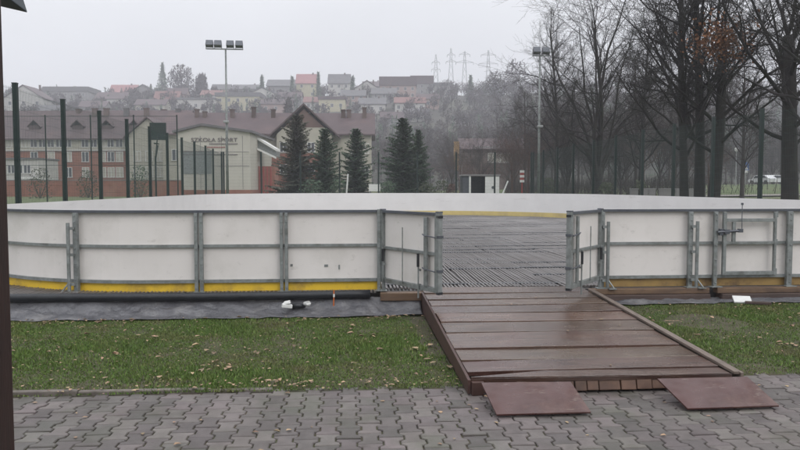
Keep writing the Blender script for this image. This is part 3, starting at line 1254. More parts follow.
xs1, ys1 = blades(170000, -5.2, RX0 - 0.035, 5.58, 8.62)
xs2, ys2 = blades(115000, RX1 + 0.05, 7.6, 5.74, 8.78)
xs3, ys3 = blades(7000, -9.5, -5.2, 5.6, 8.6)
xs4, ys4 = blades(7000, 7.6, 13, 5.74, 8.7)
X = np.concatenate([xs1, xs2, xs3, xs4])
Y = np.concatenate([ys1, ys2, ys3, ys4])
n = len(X)
Z = np.array([lawn_z(a, c) for a, c in zip(X, Y)]) - 0.01
Hh = gr.uniform(0.012, 0.036, n) * (0.8 + 0.5 * np.clip(np.sin(X * 2.1 + 1) * np.cos(Y * 2.7), -0.5, 1))
th = gr.uniform(0, 2 * np.pi, n)
wd = gr.uniform(0.003, 0.0065, n)
lean = gr.uniform(0.1, 1.0, n) * Hh
ph = gr.uniform(0, 2 * np.pi, n)
V = np.zeros((n, 3, 3))
V[:, 0] = np.stack([X - np.cos(th) * wd, Y - np.sin(th) * wd, Z], 1)
V[:, 1] = np.stack([X + np.cos(th) * wd, Y + np.sin(th) * wd, Z], 1)
V[:, 2] = np.stack([X + np.cos(ph) * lean, Y + np.sin(ph) * lean, Z + Hh], 1)
me = bpy.data.meshes.new('grass')
me.vertices.add(3 * n)
me.vertices.foreach_set('co', V.reshape(-1))
me.loops.add(3 * n)
me.loops.foreach_set('vertex_index', np.arange(3 * n, dtype=np.int32))
me.polygons.add(n)
me.polygons.foreach_set('loop_start', np.arange(0, 3 * n, 3, dtype=np.int32))
me.polygons.foreach_set('loop_total', np.full(n, 3, dtype=np.int32))
me.materials.append(M['grass'])
me.update()
me.validate()
o = bpy.data.objects.new('grass', me)
col.objects.link(o)
tag(o, 'short mossy green grass on both lawns beside the ramp', 'grass', kind='stuff')

# fallen leaves
lr = random.Random(9)
b = MB()


def leaf(x, y, z, s, b=b):
    a = lr.uniform(0, 6.28)
    w_ = s * lr.uniform(0.45, 0.8)
    c, s_ = math.cos(a), math.sin(a)
    pts = []
    curl = lr.uniform(0.05, 0.4) * s
    for (u, v, h) in ((-0.5, 0, 0.3), (-0.15, 0.5, 0.8), (0.25, 0.38, 0.5), (0.5, 0, 0.1), (0.25, -0.38, 0.6), (-0.15, -0.5, 0.9)):
        u, v = u * s, v * w_
        pts.append((x + u * c - v * s_, y + u * s_ + v * c, z + h * curl))
    pts.append((x, y, z + 0.004))
    b.add(pts, [(0, 1, 6), (1, 2, 6), (2, 3, 6), (3, 4, 6), (4, 5, 6), (5, 0, 6)])


for k in range(130):
    x, y = lr.uniform(-5, RX0 - 0.05), 5.65 + 2.9 * lr.random() ** 0.9
    leaf(x, y, lawn_z(x, y) + lr.uniform(0.008, 0.028), lr.uniform(0.03, 0.085))
for k in range(70):
    x, y = lr.uniform(RX1 + 0.1, 7.5), lr.uniform(5.8, 8.7)
    leaf(x, y, lawn_z(x, y) + lr.uniform(0.008, 0.025), lr.uniform(0.03, 0.075))
for k in range(90):
    x, y = lr.uniform(-4, 0.95), 5.6 + lr.gauss(0.02, 0.06)
    leaf(x, y, 0.03 + lr.uniform(0, 0.02), lr.uniform(0.02, 0.05))
for k in range(60):
    x, y = lr.uniform(-3.6, 4.6), lr.uniform(3.9, 5.55)
    leaf(x, y, 0.005, lr.uniform(0.025, 0.055))
for k in range(6):
    x, y = lr.uniform(RX0 + 0.2, RX1 - 0.2), lr.uniform(5.6, 8.8)
    leaf(x, y, rz_at(y) + 0.008, lr.uniform(0.025, 0.05))
for k in range(26):
    x = lr.choice([lr.uniform(-5, 0.9), lr.uniform(3.4, 7)])
    leaf(x, lr.uniform(8.45, 8.62), 0.06 + (0.08 if x > 3 else 0), lr.uniform(0.04, 0.08))
for c_ in range(9):
    cx_, cy_ = (lr.uniform(-4.5, 0.7), lr.choice([5.72, 6.2, 8.35, 8.4])) if c_ < 6 else (lr.uniform(3.6, 7), lr.uniform(6.2, 8.6))
    for k in range(14):
        x, y = cx_ + lr.gauss(0, 0.16), cy_ + lr.gauss(0, 0.06)
        if RX0 - 0.06 < x < RX1 + 0.08 or y < 5.62:
            continue
        leaf(x, y, lawn_z(x, y) + lr.uniform(0.008, 0.03), lr.uniform(0.025, 0.07))
for k in range(900):
    if lr.random() < 0.65:
        x, y = lr.uniform(-5, RX0 - 0.05), 5.62 + 2.9 * lr.random() ** 1.3
    else:
        x, y = lr.uniform(RX1 + 0.1, 7.5), lr.uniform(5.8, 8.7)
    leaf(x, y, lawn_z(x, y) + lr.uniform(0.01, 0.03), lr.uniform(0.012, 0.032))
o = b.build('fallen_leaves', M['leaf'], recalc=False)
tag(o, 'pale brown fallen leaves scattered over the lawns and pavers', 'leaves', kind='stuff')

# ------------------------------------------------------------------ shelter at the left
t = empty('wooden_shelter', gp(-6, 1.9), -YAW, 'dark brown wooden shelter post at the left edge with the corner of its roof above', 'shelter')
pc = RT * (-1.134 - 0.055) + FH * 1.95
lp = Matrix.Rotation(YAW, 3, 'Z') @ (Vector((pc.x, pc.y, 0)) - t.location)
b = MB()
b.box((lp.x, lp.y, 1.22), (0.11, 0.11, 2.44))
b.build('post', M['post_wood'], t, bevel=0.006)
b = MB()
b.box((lp.x + 0.0, lp.y - 0.06, 1.52), (0.09, 0.012, 0.075))
b.tube([(lp.x + 0.03, lp.y - 0.07, 1.5), (lp.x + 0.03, lp.y - 0.07, 1.54)], 0.012, 8)
b.build('bracket', M['black'], t, bevel=0.003)
b = MB()
inv = Matrix.Rotation(YAW, 3, 'Z')


def shl(p):
    return inv @ (Vector(p) - t.location)


pol = [at(28, 13, 2.5), at(22.5, -6, 2.5), at(15, -40, 2.5), at(-420, -60, 2.5), at(-420, -90, 2.5), at(-420, -84 + 10, 2.5)]
pol = [at(28, 13, 2.5), at(23, -3, 2.5), at(8, -40, 2.5), at(-400, -130, 2.5), at(-400, -86, 2.5)]
b.prism([shl(q) for q in pol], inv @ (FH * -2.2 + Vector((0, 0, 0.35))))
b.build('roof', M['eave'], t, bevel=0.004)

# ------------------------------------------------------------------ fences round the rink
def fence(pts, label, h=3.8, post_w=0.09, wire=0.003, pitch=0.055, hp=0.2, rails=(), name='mesh_fence'):
    c = Vector(pts[0])
    t = empty(name, (c.x, c.y, 0), 0, label, 'fence')
    for p in pts:
        q = Vector(p) - c
        b = MB()
        b.box((q.x, q.y, h / 2), (post_w, post_w, h))
        b.box((q.x, q.y, h + 0.012), (post_w + 0.012, post_w + 0.012, 0.02))
        b.build('post', M['fence'], t)
    for i in range(len(pts) - 1):
        a, e = Vector(pts[i]) - c, Vector(pts[i + 1]) - c
        d = (e - a)
        n = int(d.length / pitch)
        b = MB()
        for k in range(1, n):
            q = a + d * (k / n)
            b.bar((q.x, q.y, 0.06), (q.x, q.y, h - 0.08), wire, wire)
        z = 0.08
        while z < h - 0.05:
            b.bar((a.x, a.y, z), (e.x, e.y, z), wire, wire)
            z += hp
        for z in rails:
            b.bar((a.x, a.y, z), (e.x, e.y, z), 0.022, 0.022)
        b.build('mesh_panel', M['wire'], t, recalc=False)
    return t


lf = []
for k, (px, D) in enumerate([(-178, 9.7), (-56, 12.1), (18, 14.6), (65, 17.3), (101, 19.9), (128, 22.3), (150.5, 25.0), (168, 28.0), (182.5, 30.6), (195, 33.3),
                             (206, 36.6), (213.5, 39.6), (222, 43)]):
    p = gp(px, D)
    lf.append((p.x, p.y, 0))
fence(lf, 'tall green mesh fence with slim posts along the left side of the rink')
cr = lf[-1]
rf = []
for (px, D) in [(970, 14.2), (842, 16.9), (760, 19.35), (712, 21.6), (673, 24.0), (642, 26.4), (615, 29.2), (593, 32), (573, 34.8), (557, 38), (543, 41), (533, 43.6)]:
    p = gp(px, D)
    rf.append((p.x, p.y, 0))
fence(rf, 'tall green mesh fence right of the rink, before the big bare trees')
e = rf[-1]
nb = 8
ff = [(cr[0] + (e[0] - cr[0]) * i / nb, cr[1] + (e[1] - cr[1]) * i / nb, 0) for i in range(nb + 1)]
ff[0] = (cr[0] + 0.12, cr[1], 0)
ff[-1] = (e[0] - 0.12, e[1], 0)
fence(ff, 'green mesh fence across the far end of the rink, in front of the conifers')

# ball stop fence behind at left
bs = [gp(px, 40.0) for px in (2, 47, 92, 135, 178)]
bs = [(p.x, p.y, 0) for p in bs]
fence(bs, 'higher ball-stop fence with a top rail, beyond the left fence', h=5.75, post_w=0.06, wire=0.003, pitch=0.14, hp=0.14, rails=(5.7, 2.9),
      name='ball_stop_fence')
# basketball hoop
p = gp(156, 44)
t = empty('basketball_hoop', (p.x, p.y, 0), -YAW, 'dark green square backboard on a pole by the school, seen from behind', 'basketball hoop')
b = MB()
b.tube([(0, 0, 0), (0, 0, 3.6)], 0.06, 8)
b.bar((0, 0, 3.4), (0, 0.5, 4.3), 0.07, 0.07)
b.build('pole', M['fence'], t)
b = MB()
b.box((0, 0.55, 5.2), (1.05, 0.05, 1.1))
b.box((0, 0.2, 4.4), (0.08, 0.7, 0.08))
b.bar((0, 0, 3.5), (0, 0.5, 5.0), 0.06, 0.06)
b.build('backboard', M['fence'], t)
b = MB()
b.tube([(0.23 * math.cos(a), 0.85 + 0.23 * math.sin(a), 4.8) for a in np.linspace(0, 6.28, 17)], 0.012, 5)
b.build('ring', M['redpaint'], t)


# ------------------------------------------------------------------ floodlights
def mast(px, D, h, lamps, label, extra_z, lw):
    p = gp(px, D)
    t = empty('floodlight_mast', (p.x, p.y, 0), -YAW + R(6), label, 'floodlight')
    b = MB()
    b.tube([(0, 0, 0), (0, 0, h * 0.5), (0, 0, h)], [0.10, 0.08, 0.055], 10)
    b.build('mast', M['galv'], t, smooth=True)
    b = MB()
    wtot = lamps[-1] - lamps[0] + 0.5
    xm = (lamps[-1] + lamps[0]) / 2
    b.box((xm, 0, h + 0.03), (wtot, 0.08, 0.07))
    b.build('crossbar', M['galv'], t)
    for x in lamps:
        b = MB()
        b.box((x, -0.1, h + 0.34), (lw, 0.28, 0.42), Matrix.Rotation(R(-32), 3, 'X'))
        for z in (-0.1, 0.0, 0.1):
            b.box((x, 0.10, h + 0.42 + z), (lw * 0.8, 0.05, 0.03), Matrix.Rotation(R(-32), 3, 'X'))
        la = b.build('lamp', M['dark_rail'], t, bevel=0.02)
        b = MB()
        b.box((x, -0.225, h + 0.262), (lw * 0.62, 0.02, 0.17), Matrix.Rotation(R(-32), 3, 'X'))
        b.build('lens', M['galv_light'], la)
        b = MB()
        b.box((x - lw * 0.5, 0.0, h + 0.2), (0.03, 0.06, 0.32))
        b.box((x + lw * 0.5, 0.0, h + 0.2), (0.03, 0.06, 0.32))
        b.build('bracket', M['dark_rail'], la)
    b = MB()
    b.box((0.0, -0.2, extra_z), (0.34, 0.26, 0.14))
    b.bar((0, 0, extra_z), (0, -0.2, extra_z), 0.05, 0.05)
    b.build('camera_box', M['galv_light'], t, bevel=0.02)
    return t


mast(227.5, 46, 1.65 + (187 - 51.5) / FPX * 46, (-1.02, -0.48, 0.30, 0.88), 'tall floodlight mast with four lamps before the school',
     1.65 + (187 - 122.5) / FPX * 46, 0.46)
mast(538.5, 46, 1.65 + (187 - 58) / FPX * 46, (-0.25, 0.36), 'floodlight mast with two lamps in front of the bare trees',
     1.65 + (187 - 127) / FPX * 46, 0.46)

# ------------------------------------------------------------------ kiosk and small items behind the far boards
p = gp(481, 47)
t = empty('kiosk', (p.x, p.y, 0), -YAW, 'small white container kiosk with a dark open side behind the far boards', 'kiosk')
Wk = 37 / FPX * 47
Hk = 1.65 + (187 - 174.5) / FPX * 47
b = MB()
b.box((0, 1.0, Hk - 0.05), (Wk + 0.1, 2.2, 0.1))
b.build('roof', M['grey_r'], t)
b = MB()
b.box((0, 2.0, Hk / 2 - 0.06), (Wk, 0.08, Hk - 0.12))
b.box((-Wk / 2 + 0.03, 1.0, Hk / 2 - 0.06), (0.06, 1.9, Hk - 0.12))
b.box((Wk / 2 - 0.03, 1.0, Hk / 2 - 0.06), (0.06, 1.9, Hk - 0.12))
b.box((-Wk / 2 + 0.22, 0.03, Hk / 2 - 0.06), (0.40, 0.05, Hk - 0.12))
b.build('wall', M['dark_rail'], t)
b = MB()
b.box((-Wk * 0.30, -0.02, Hk / 2 - 0.05), (0.13, 0.06, Hk - 0.1))
b.build('corner_post', M['white'], t)
b = MB()
b.box((Wk * 0.30, -0.02, Hk / 2 - 0.06), (Wk * 0.38, 0.06, Hk - 0.14))
d_ = b.build('door', M['white'], t)
b = MB()
b.tube([(Wk * 0.30 + 0.05, -0.055, 1.62), (Wk * 0.30 + 0.05, -0.08, 1.62)], 0.10, 10)
b.build('vent', M['dark_rail'], d_)


def leaning(px0, py0, px1, py1, D, w_, name, m, label, cat):
    a, c = at(px0, py0, D), at(px1, py1, D)
    k = (a.z - 0.0) / (c.z - a.z)
    foot = a - (c - a) * k
    b = MB()
    b.bar(Vector((0, 0, 0)), c - foot, w_, 0.06)
    o = b.build(name, m, loc=foot, bevel=0.01)
    tag(o, label, cat)


leaning(503.5, 192, 508, 181, 45, 0.26, 'leaning_board', M['white'], 'white board leaning to the right beside the kiosk', 'board')
leaning(346.8, 190, 348, 174, 44.5, 0.10, 'white_pole', M['white'], 'single thin white pole standing before the conifers', 'pole')
p = gp(374.5, 48)
t = empty('white_sign', (p.x, p.y, 0), -YAW, 'small white notice board behind the far boards by the conifers', 'sign')
b = MB()
b.box((0, 0, 1.6), (0.78, 0.04, 0.48))
b.build('panel', M['white'], t)
for s in (-1, 1):
    b = MB()
    b.box((s * 0.33, 0.04, 0.9), (0.05, 0.04, 1.8))
    b.build('leg', M['galv'], t)
# red and white striped post box
p = gp(522, 52)
t = empty('striped_post', (p.x, p.y, 0), -YAW, 'red and white banded box on a short post left of the two-lamp mast', 'post')
b = MB()
b.tube([(0, 0, 0), (0, 0, 2.0)], 0.05, 8)
b.build('pole', M['redpaint'], t)
for k, m in enumerate(('white', 'redpaint', 'white', 'redpaint', 'white')):
    b = MB()
    b.tube([(0, 0, 2.0 + 0.18 * k), (0, 0, 2.178 + 0.18 * k)], 0.17 if k % 2 == 0 else 0.15, 12)
    b.build('band', M[m], t)


# ------------------------------------------------------------------ buildings
def win_mesh(w_, h_, mulls=1):
    b = MB()
    b.box((0, -0.03, 0), (w_, 0.06, h_))
    return b


WM = {}


def window(parent, x, y, z, w_, h_, kind='pane', rz=0.0):
    """a framed window as a part with the pane as sub-part (meshes shared)"""
    key = (round(w_, 2), round(h_, 2), kind)
    if key not in WM:
        b = MB()
        t_ = min(0.09, w_ * 0.1)
        b.box((0, 0, h_ / 2 - t_ / 2), (w_, 0.10, t_))
        b.box((0, 0, -h_ / 2 + t_ / 2), (w_ + 0.1, 0.16, t_))
        b.box((-w_ / 2 + t_ / 2, 0, 0), (t_, 0.10, h_ - 2 * t_))
        b.box((w_ / 2 - t_ / 2, 0, 0), (t_, 0.10, h_ - 2 * t_))
        b.box((0, 0, 0), (t_, 0.10, h_ - 2 * t_))
        f = b.build('window', M['wframe'], parent)
        b = MB()
        b.box((0, 0.02, 0), (w_ - 0.02, 0.04, h_ - 0.02))
        g = b.build('pane', M[kind], f)
        WM[key] = (f, g)
        f.location = (x, y, z)
        f.rotation_euler = (0, 0, rz)
        return f
    f0, g0 = WM[key]
    f = f0.copy()
    col.objects.link(f)
    f.parent = parent
    f.location = (x, y, z)
    f.rotation_euler = (0, 0, rz)
    g = g0.copy()
    col.objects.link(g)
    g.parent = f
    return f


def gable_roof(b, x0, x1, y0, y1, ze, zr, ov=0.5, th=0.2):
    """ridge along x"""
    ym = (y0 + y1) / 2
    sl = (zr - ze) / (ym - y0)
    pr = [(x0 - ov, y0 - ov, ze - ov * sl), (x0 - ov, ym, zr), (x0 - ov, y1 + ov, ze - ov * sl),
          (x0 - ov, y1 + ov, ze - ov * sl + th), (x0 - ov, ym, zr + th * 1.2), (x0 - ov, y0 - ov, ze - ov * sl + th)]
    b.prism(pr, (x1 - x0 + 2 * ov, 0, 0))


def gable_roof_y(b, x0, x1, y0, y1, ze, zr, ov=0.5, th=0.2):
    """ridge along y (gable end faces the camera)"""
    xm = (x0 + x1) / 2
    sl = (zr - ze) / (xm - x0)
    pr = [(x0 - ov, y0 - ov, ze - ov * sl), (xm, y0 - ov, zr), (x1 + ov, y0 - ov, ze - ov * sl),
          (x1 + ov, y0 - ov, ze - ov * sl + th), (xm, y0 - ov, zr + th * 1.2), (x0 - ov, y0 - ov, ze - ov * sl + th)]
    b.prism(pr, (0, y1 - y0 + 2 * ov, 0))


def chimney(b, x, y, z, w_=0.7, h_=1.6):
    b.box((x, y, z + h_ / 2 - 0.6), (w_, w_, h_ + 1.2))
    b.box((x, y, z + h_ + 0.06), (w_ + 0.16, w_ + 0.16, 0.12))


# school, long brick building
D = 118.0
u = D / FPX
t = empty('school_building', gp(70, D), -YAW - R(1.5), 'long brick school with a cream upper storey and brown roof on the left', 'school')
XA, XB = -130 * u, 108 * u
ZE = CAM_H + (187 - 137.5) * u
ZR = CAM_H + (187 - 108.5) * u
Z2 = CAM_H + (187 - 150.5) * u
Dp = 14.0
b = MB()
b.box(((XA + XB) / 2, Dp / 2, Z2 / 2), (XB - XA, Dp, Z2))
b.build('brick_wall', M['brick'], t)
b = MB()
b.box(((XA + XB) / 2, Dp / 2, (Z2 + ZE) / 2), (XB - XA + 0.1, Dp + 0.1, ZE - Z2))
b.prism([(XA, 0.2, ZE), (XA, Dp - 0.2, ZE), (XA, Dp / 2, ZR - 0.3)], (XB - XA, 0, 0))
b.build('upper_wall', M['cream'], t)
b = MB()
gable_roof(b, XA, XB, 0, Dp, ZE, ZR, 0.7, 0.25)
r_ = b.build('roof', M['roof'], t)
for px in (-25, -8, 12, 24, 45, 66, 80, 97):
    b = MB()
    chimney(b, px * u, Dp / 2 - 1.5 + (px % 3), ZR - 1.4, 0.75, 1.8)
    b.build('chimney', M['roof_grey'] if px % 2 else M['brownwall'], r_)
for k, px in enumerate((-40, 4, 34, 62)):
    b = MB()
    x = px * u
    gable_roof_y(b, x - 1.0, x + 1.0, 1.6, 5.5, ZE + 2.0, ZE + 3.0, 0.15, 0.12)
    b.box((x, 3.6, ZE + 1.0), (1.9, 3.8, 2.3))
    b.build('dormer', M['roof'], r_)
wr = random.Random(21)
for zpx, kinds in ((142.5, 'pane'), (157, 'curtain'), (172.5, 'pane')):
    z = CAM_H + (187 - zpx) * u
    px = -104
    k = 0
    while px < 105:
        if k % 7 != 6 and (zpx < 150 or k % 2 == 0 or k % 7 == 3):
            kd = kinds if wr.random() < 0.62 else ('pane' if kinds == 'curtain' else 'curtain')
            window(t, px * u, -0.06, z, 1.25, 1.75, kd)
        px += 8.6
        k += 1
# gable projection at the right end of the long building
xg = 84 * u
b = MB()
b.box((xg, -1.0, ZE / 2), (7.0, 2.0, ZE))
b.prism([(xg - 3.5, -2.0, ZE), (xg + 3.5, -2.0, ZE), (xg, -2.0, ZE + 2.9)], (0, 2.0, 0))
b.build('gable_bay', M['cream'], t)
b = MB()
gable_roof_y(b, xg - 3.5, xg + 3.5, -2.0, 5, ZE, ZE + 3.0, 0.5, 0.2)
b.build('gable_roof', M['roof'], t)
for z in (157, 172.5):
    for dx in (-1.8, 0.2, 2.0):
        window(t, xg + dx, -2.06, CAM_H + (187 - z) * u, 1.25, 1.75, 'curtain')
# string course
b = MB()
b.box(((XA + XB) / 2, -0.1, Z2), (XB - XA, 0.25, 0.25))
b.build('string_course', M['white_r'], t)

# white annex before the school
D = 104.0
u = D / FPX
t = empty('school_annex', gp(22, D), -YAW, 'low white annex before the brick school at the far left', 'building')
b = MB()
b.box((0, 3, 2.9), (34 * u, 6, 5.8))
b.build('wall', M['white_r'], t)
b = MB()
b.box((0, 3, 5.9), (35.5 * u, 6.6, 0.25))
b.build('roof', M['roof_grey'], t)
b = MB()
b.box((14 * u, -1.2, 3.0), (14 * u, 2.4, 0.25))
b.build('canopy', M['white'], t)
for dx in (-10, -2, 6):
    window(t, dx * u, -0.06, 4.3, 1.1, 1.3)
    window(t, dx * u, -0.06, 1.7, 1.1, 1.3)

# middle school wing with cross gable
D = 104.0
u = D / FPX
t = empty('school_wing', gp(290, D), -YAW + R(2), 'cream school wing with wide brown roof and a large cross gable behind the conifers', 'school')
XA, XB = -125 * u, 81 * u
ZE = CAM_H + (187 - 133.5) * u
ZR = CAM_H + (187 - 111.5) * u
Dp = 11.0
b = MB()
b.box(((XA + XB) / 2, Dp / 2, ZE / 2), (XB - XA, Dp, ZE))
b.prism([(XA, 0.2, ZE), (XA, Dp - 0.2, ZE), (XA, Dp / 2, ZR - 0.2)], (XB - XA, 0, 0))
xc0 = 16.5 * u
hw = 30.5 * u
Zg = CAM_H + (187 - 108.5) * u
b.box((xc0, -1.5, (ZE - 0.4) / 2), (2 * hw - 1.2, 3.0, ZE - 0.4))
b.prism([(xc0 - hw + 0.6, -3.0, ZE - 0.4), (xc0 + hw - 0.6, -3.0, ZE - 0.4), (xc0, -3.0, Zg - 0.5)], (0, 3.0, 0))
b.build('wall', M['cream'], t)
b = MB()
gable_roof(b, XA, XB, 0, Dp, ZE, ZR, 0.6, 0.22)
r_ = b.build('roof', M['roof'], t)
b = MB()
gable_roof_y(b, xc0 - hw, xc0 + hw, -3.0, Dp / 2, ZE - 0.4, Zg, 0.6, 0.25)
b.build('cross_gable', M['roof'], t)
b = MB()
b.box((xc0 - 1.0, -3.06, 3.4), (9.5, 0.16, 6.2))
o = b.build('brick_panel', M['brick'], t)
b = MB()
zk = ZE + 0.6
kk = (Zg - 0.5 - zk) / (Zg - 0.5 - (ZE - 0.4)) * (hw - 0.6)
b.prism([(xc0 - kk, -3.04, zk), (xc0 + kk, -3.04, zk), (xc0, -3.04, Zg - 0.52)], (0, 0.03, 0))
b.build('gable_boards', M['gable_wood'], t)
for px in (-98, -90, -62, -40, -20, 52, 58, 74):
    b = MB()
    chimney(b, px * u, Dp / 2 - 1.2, ZR - 1.0, 0.6, 1.2 + 0.35 * (px % 3))
    b.build('chimney', M['brownwall'] if px % 4 else M['dbeam'], r_)
for dx in (-3.0, -1.0, 1.0, 3.0):
    window(t, xc0 + dx, -3.18, 7.4, 1.1, 1.5)
    window(t, xc0 + dx, -3.18, 4.2, 1.1, 1.5)
for px in (65, 75):
    window(t, px * u, -0.06, 7.4, 1.2, 1.6, 'curtain')
    window(t, px * u, -0.06, 4.0, 1.2, 1.6)
for px in (-112, -100, -88, -76, -64, -52, -40, -28):
    window(t, px * u, -0.06, 6.4, 1.25, 1.75)

# sports hall with the lettering
D = 84.0
u = D / FPX
t = empty('sports_hall', gp(214, D), -YAW, 'pale low-gabled sports hall with lines of dark lettering on its wall', 'sports hall')
hw = 36.5 * u
ZE = CAM_H + (187 - 133.0) * u
ZR = CAM_H + (187 - 126.5) * u
xr = -11 * u
b = MB()
b.prism([(-hw, 0, 1.3), (hw, 0, 1.3), (hw, 0, ZE), (xr, 0, ZR), (-hw, 0, ZE)], (0, 14, 0))
b.build('wall', M['panel_wall'], t)
b = MB()
b.box((0, 6.95, 0.65), (2 * hw + 0.2, 14.1, 1.3))
b.build('brick_base', M['brick'], t)
b = MB()
for (xa, za, xb_, zb) in ((-hw - 0.4, ZE - 0.05, xr, ZR + 0.02), (xr, ZR + 0.02, hw + 0.4, ZE - 0.05)):
    b.prism([(xa, -0.4, za), (xb_, -0.4, zb), (xb_, -0.4, zb + 0.28), (xa, -0.4, za + 0.28)], (0, 14.8, 0))
b.build('roof', M['roof_grey'], t)
b = MB()
for px in (-13, 8, 29):
    b.box((px * u, -0.02, 4.6), (0.05, 0.04, 6.4))
for zp in (166, 152):
    b.box((0, -0.02, CAM_H + (187 - zp) * u), (2 * hw - 0.3, 0.035, 0.05))
b.build('panel_joint', M['grey_r'], t)
b = MB()
b.box((-16 * u, -0.03, CAM_H + (187 - 163) * u), (28 * u, 0.05, 22 * u))
b.build('glazing', M['galv'], t)


def text_mesh(name, s, size, m, parent, loc, wid=None):
    cu = bpy.data.curves.new(name, 'FONT')
    cu.body = s
    cu.size = size
    cu.align_x = 'CENTER'
    cu.extrude = 0.03
    ob = bpy.data.objects.new(name, cu)
    col.objects.link(ob)
    dg = bpy.context.evaluated_depsgraph_get()
    me = bpy.data.meshes.new_from_object(ob.evaluated_get(dg))
    bpy.data.objects.remove(ob)
    bpy.data.curves.remove(cu)
    if wid:
        xs = [v.co.x for v in me.vertices]
        k = wid / (max(xs) - min(xs))
        for v in me.vertices:
            v.co.x *= k
    me.materials.clear()
    me.materials.append(m)
    o = bpy.data.objects.new(name, me)
    col.objects.link(o)
    o.parent = parent
    o.location = loc
    o.rotation_euler = (R(90), 0, 0)
    return o


text_mesh('lettering', 'SZKOŁA SPORT', 5.4 * u, M['letter'], t, (1 * u, -0.06, CAM_H + (187 - 142.0) * u), 46 * u)
# the smaller lines cannot be read in the photo: rows of letter-sized marks
tr2 = random.Random(17)
for (pa, pb, py, hh, m) in ((-4, 24, 144.2, 1.2, 'letter'), (-8, 12, 147.5, 1.3, 'letter_red'), (-30, -2, 151.8, 1.3, 'letter'), (-30, 24, 154.8, 1.0, 'letter')):
    b = MB()
    x = pa
    while x < pb:
        ww = tr2.uniform(0.7, 1.2)
        if True:
            b.box((x * u + ww * u / 2, -0.055, CAM_H + (187 - py) * u), (ww * u, 0.03, hh * u))
        x += ww + 0.45
    b.build('lettering', M[m], t)

# covered stair between hall and wing
D = 88.0
u = D / FPX
t = empty('covered_stair', gp(262, D), -YAW, 'slanted white-edged covered stair over a red wall beside the sports hall', 'covered stair')
b = MB()
b.box((1 * u, 2, 2.2), (22 * u, 3, 4.2))
b.build('wall', M['brick'], t)
for k in range(5):
    b = MB()
    b.box((-6 * u + k * 3.6 * u, 0.45, 2.2), (0.14, 0.12, 4.0))
    b.build('pillar', M['redpaint'], t)
b = MB()
za, zb = CAM_H + (187 - 136) * u, CAM_H + (187 - 151) * u
b.prism([(-11 * u, 0.2, za), (14 * u, 0.2, zb), (14 * u, 0.2, zb + 0.3), (-11 * u, 0.2, za + 0.3)], (0, 3.2, 0))
b.prism([(-11 * u, 0.1, za - 1.4), (14 * u, 0.1, zb - 1.0), (14 * u, 0.1, zb - 0.75), (-11 * u, 0.1, za - 1.15)], (0, 0.2, 0))
b.build('roof', M['white'], t)
b = MB()
b.prism([(-11 * u, 0.6, za - 1.2), (14 * u, 0.6, zb - 0.8), (14 * u, 0.6, zb), (-11 * u, 0.6, za)], (0, 2.6, 0))
b.build('glazing', M['galv'], t)

# low brick garden wall before the school
D = 76.0
a, c = gp(-60, D), gp(182, D)
t = empty('brick_wall', (a + c) / 2, math.atan2(c.y - a.y, c.x - a.x), 'low reddish wall along the meadow before the brick school', 'wall')
b = MB()
b.box((0, 0, 1.2), ((c - a).length, 0.3, 2.3))
b.build('wall', M['brick'], t)
b = MB()
b.box((0, 0, 2.39), ((c - a).length, 0.4, 0.08))
b.build('coping', M['grey_r'], t)


# ------------------------------------------------------------------ hill houses
def house(px, pyb, wpx, wall, roofh, wm, rm, label, style='side', nwin=3, rows=1, cat='house', turn=0.0, chim=1, group=None):
    p, D = hit(px, pyb)
    u = D / FPX
    t = empty('hill_house', (p.x, p.y, p.z - 0.3), -YAW + math.atan(-(px - 400) / FPX) * 0 + turn, label, cat, group)
    W, H, Rr = wpx * u, wall * u + 0.3, roofh * u
    dp = max(5.0, W * 0.65)
    b = MB()
    b.box((0, dp / 2, H / 2 - 2), (W, dp, H + 4))
    if style == 'side':
        b.prism([(-W / 2, 0.1, H), (-W / 2, dp - 0.1, H), (-W / 2, dp / 2, H + Rr - 0.2)], (W, 0, 0))
    elif style == 'front':
        b.prism([(-W / 2, 0, H), (W / 2, 0, H), (0, 0, H + Rr - 0.2)], (0, dp, 0))
    b.build('wall', wm, t)
    b = MB()
    if style == 'side':
        gable_roof(b, -W / 2, W / 2, 0, dp, H, H + Rr, 0.5, 0.25)
    elif style == 'front':
        gable_roof_y(b, -W / 2, W / 2, 0, dp, H, H + Rr, 0.5, 0.25)
    else:
        b.box((0, dp / 2, H + Rr / 2), (W + 0.8, dp + 0.8, max(Rr, 0.3)))
    r_ = b.build('roof', rm, t)
    for k in range(chim):
        b = MB()
        chimney(b, W * (0.25 - 0.45 * k), dp * 0.5, H + (Rr if style != 'flat' else 0.4) - 0.4, 0.7, 1.2)
        b.build('chimney', M['brownwall'], r_)
    for r in range(rows):
        z = H * ((r + 0.55) / rows)
        for k in range(nwin):
            x = -W / 2 + W * (k + 0.5) / nwin
            window(t, x, -0.06, z, 1.4, 1.7)
    return t


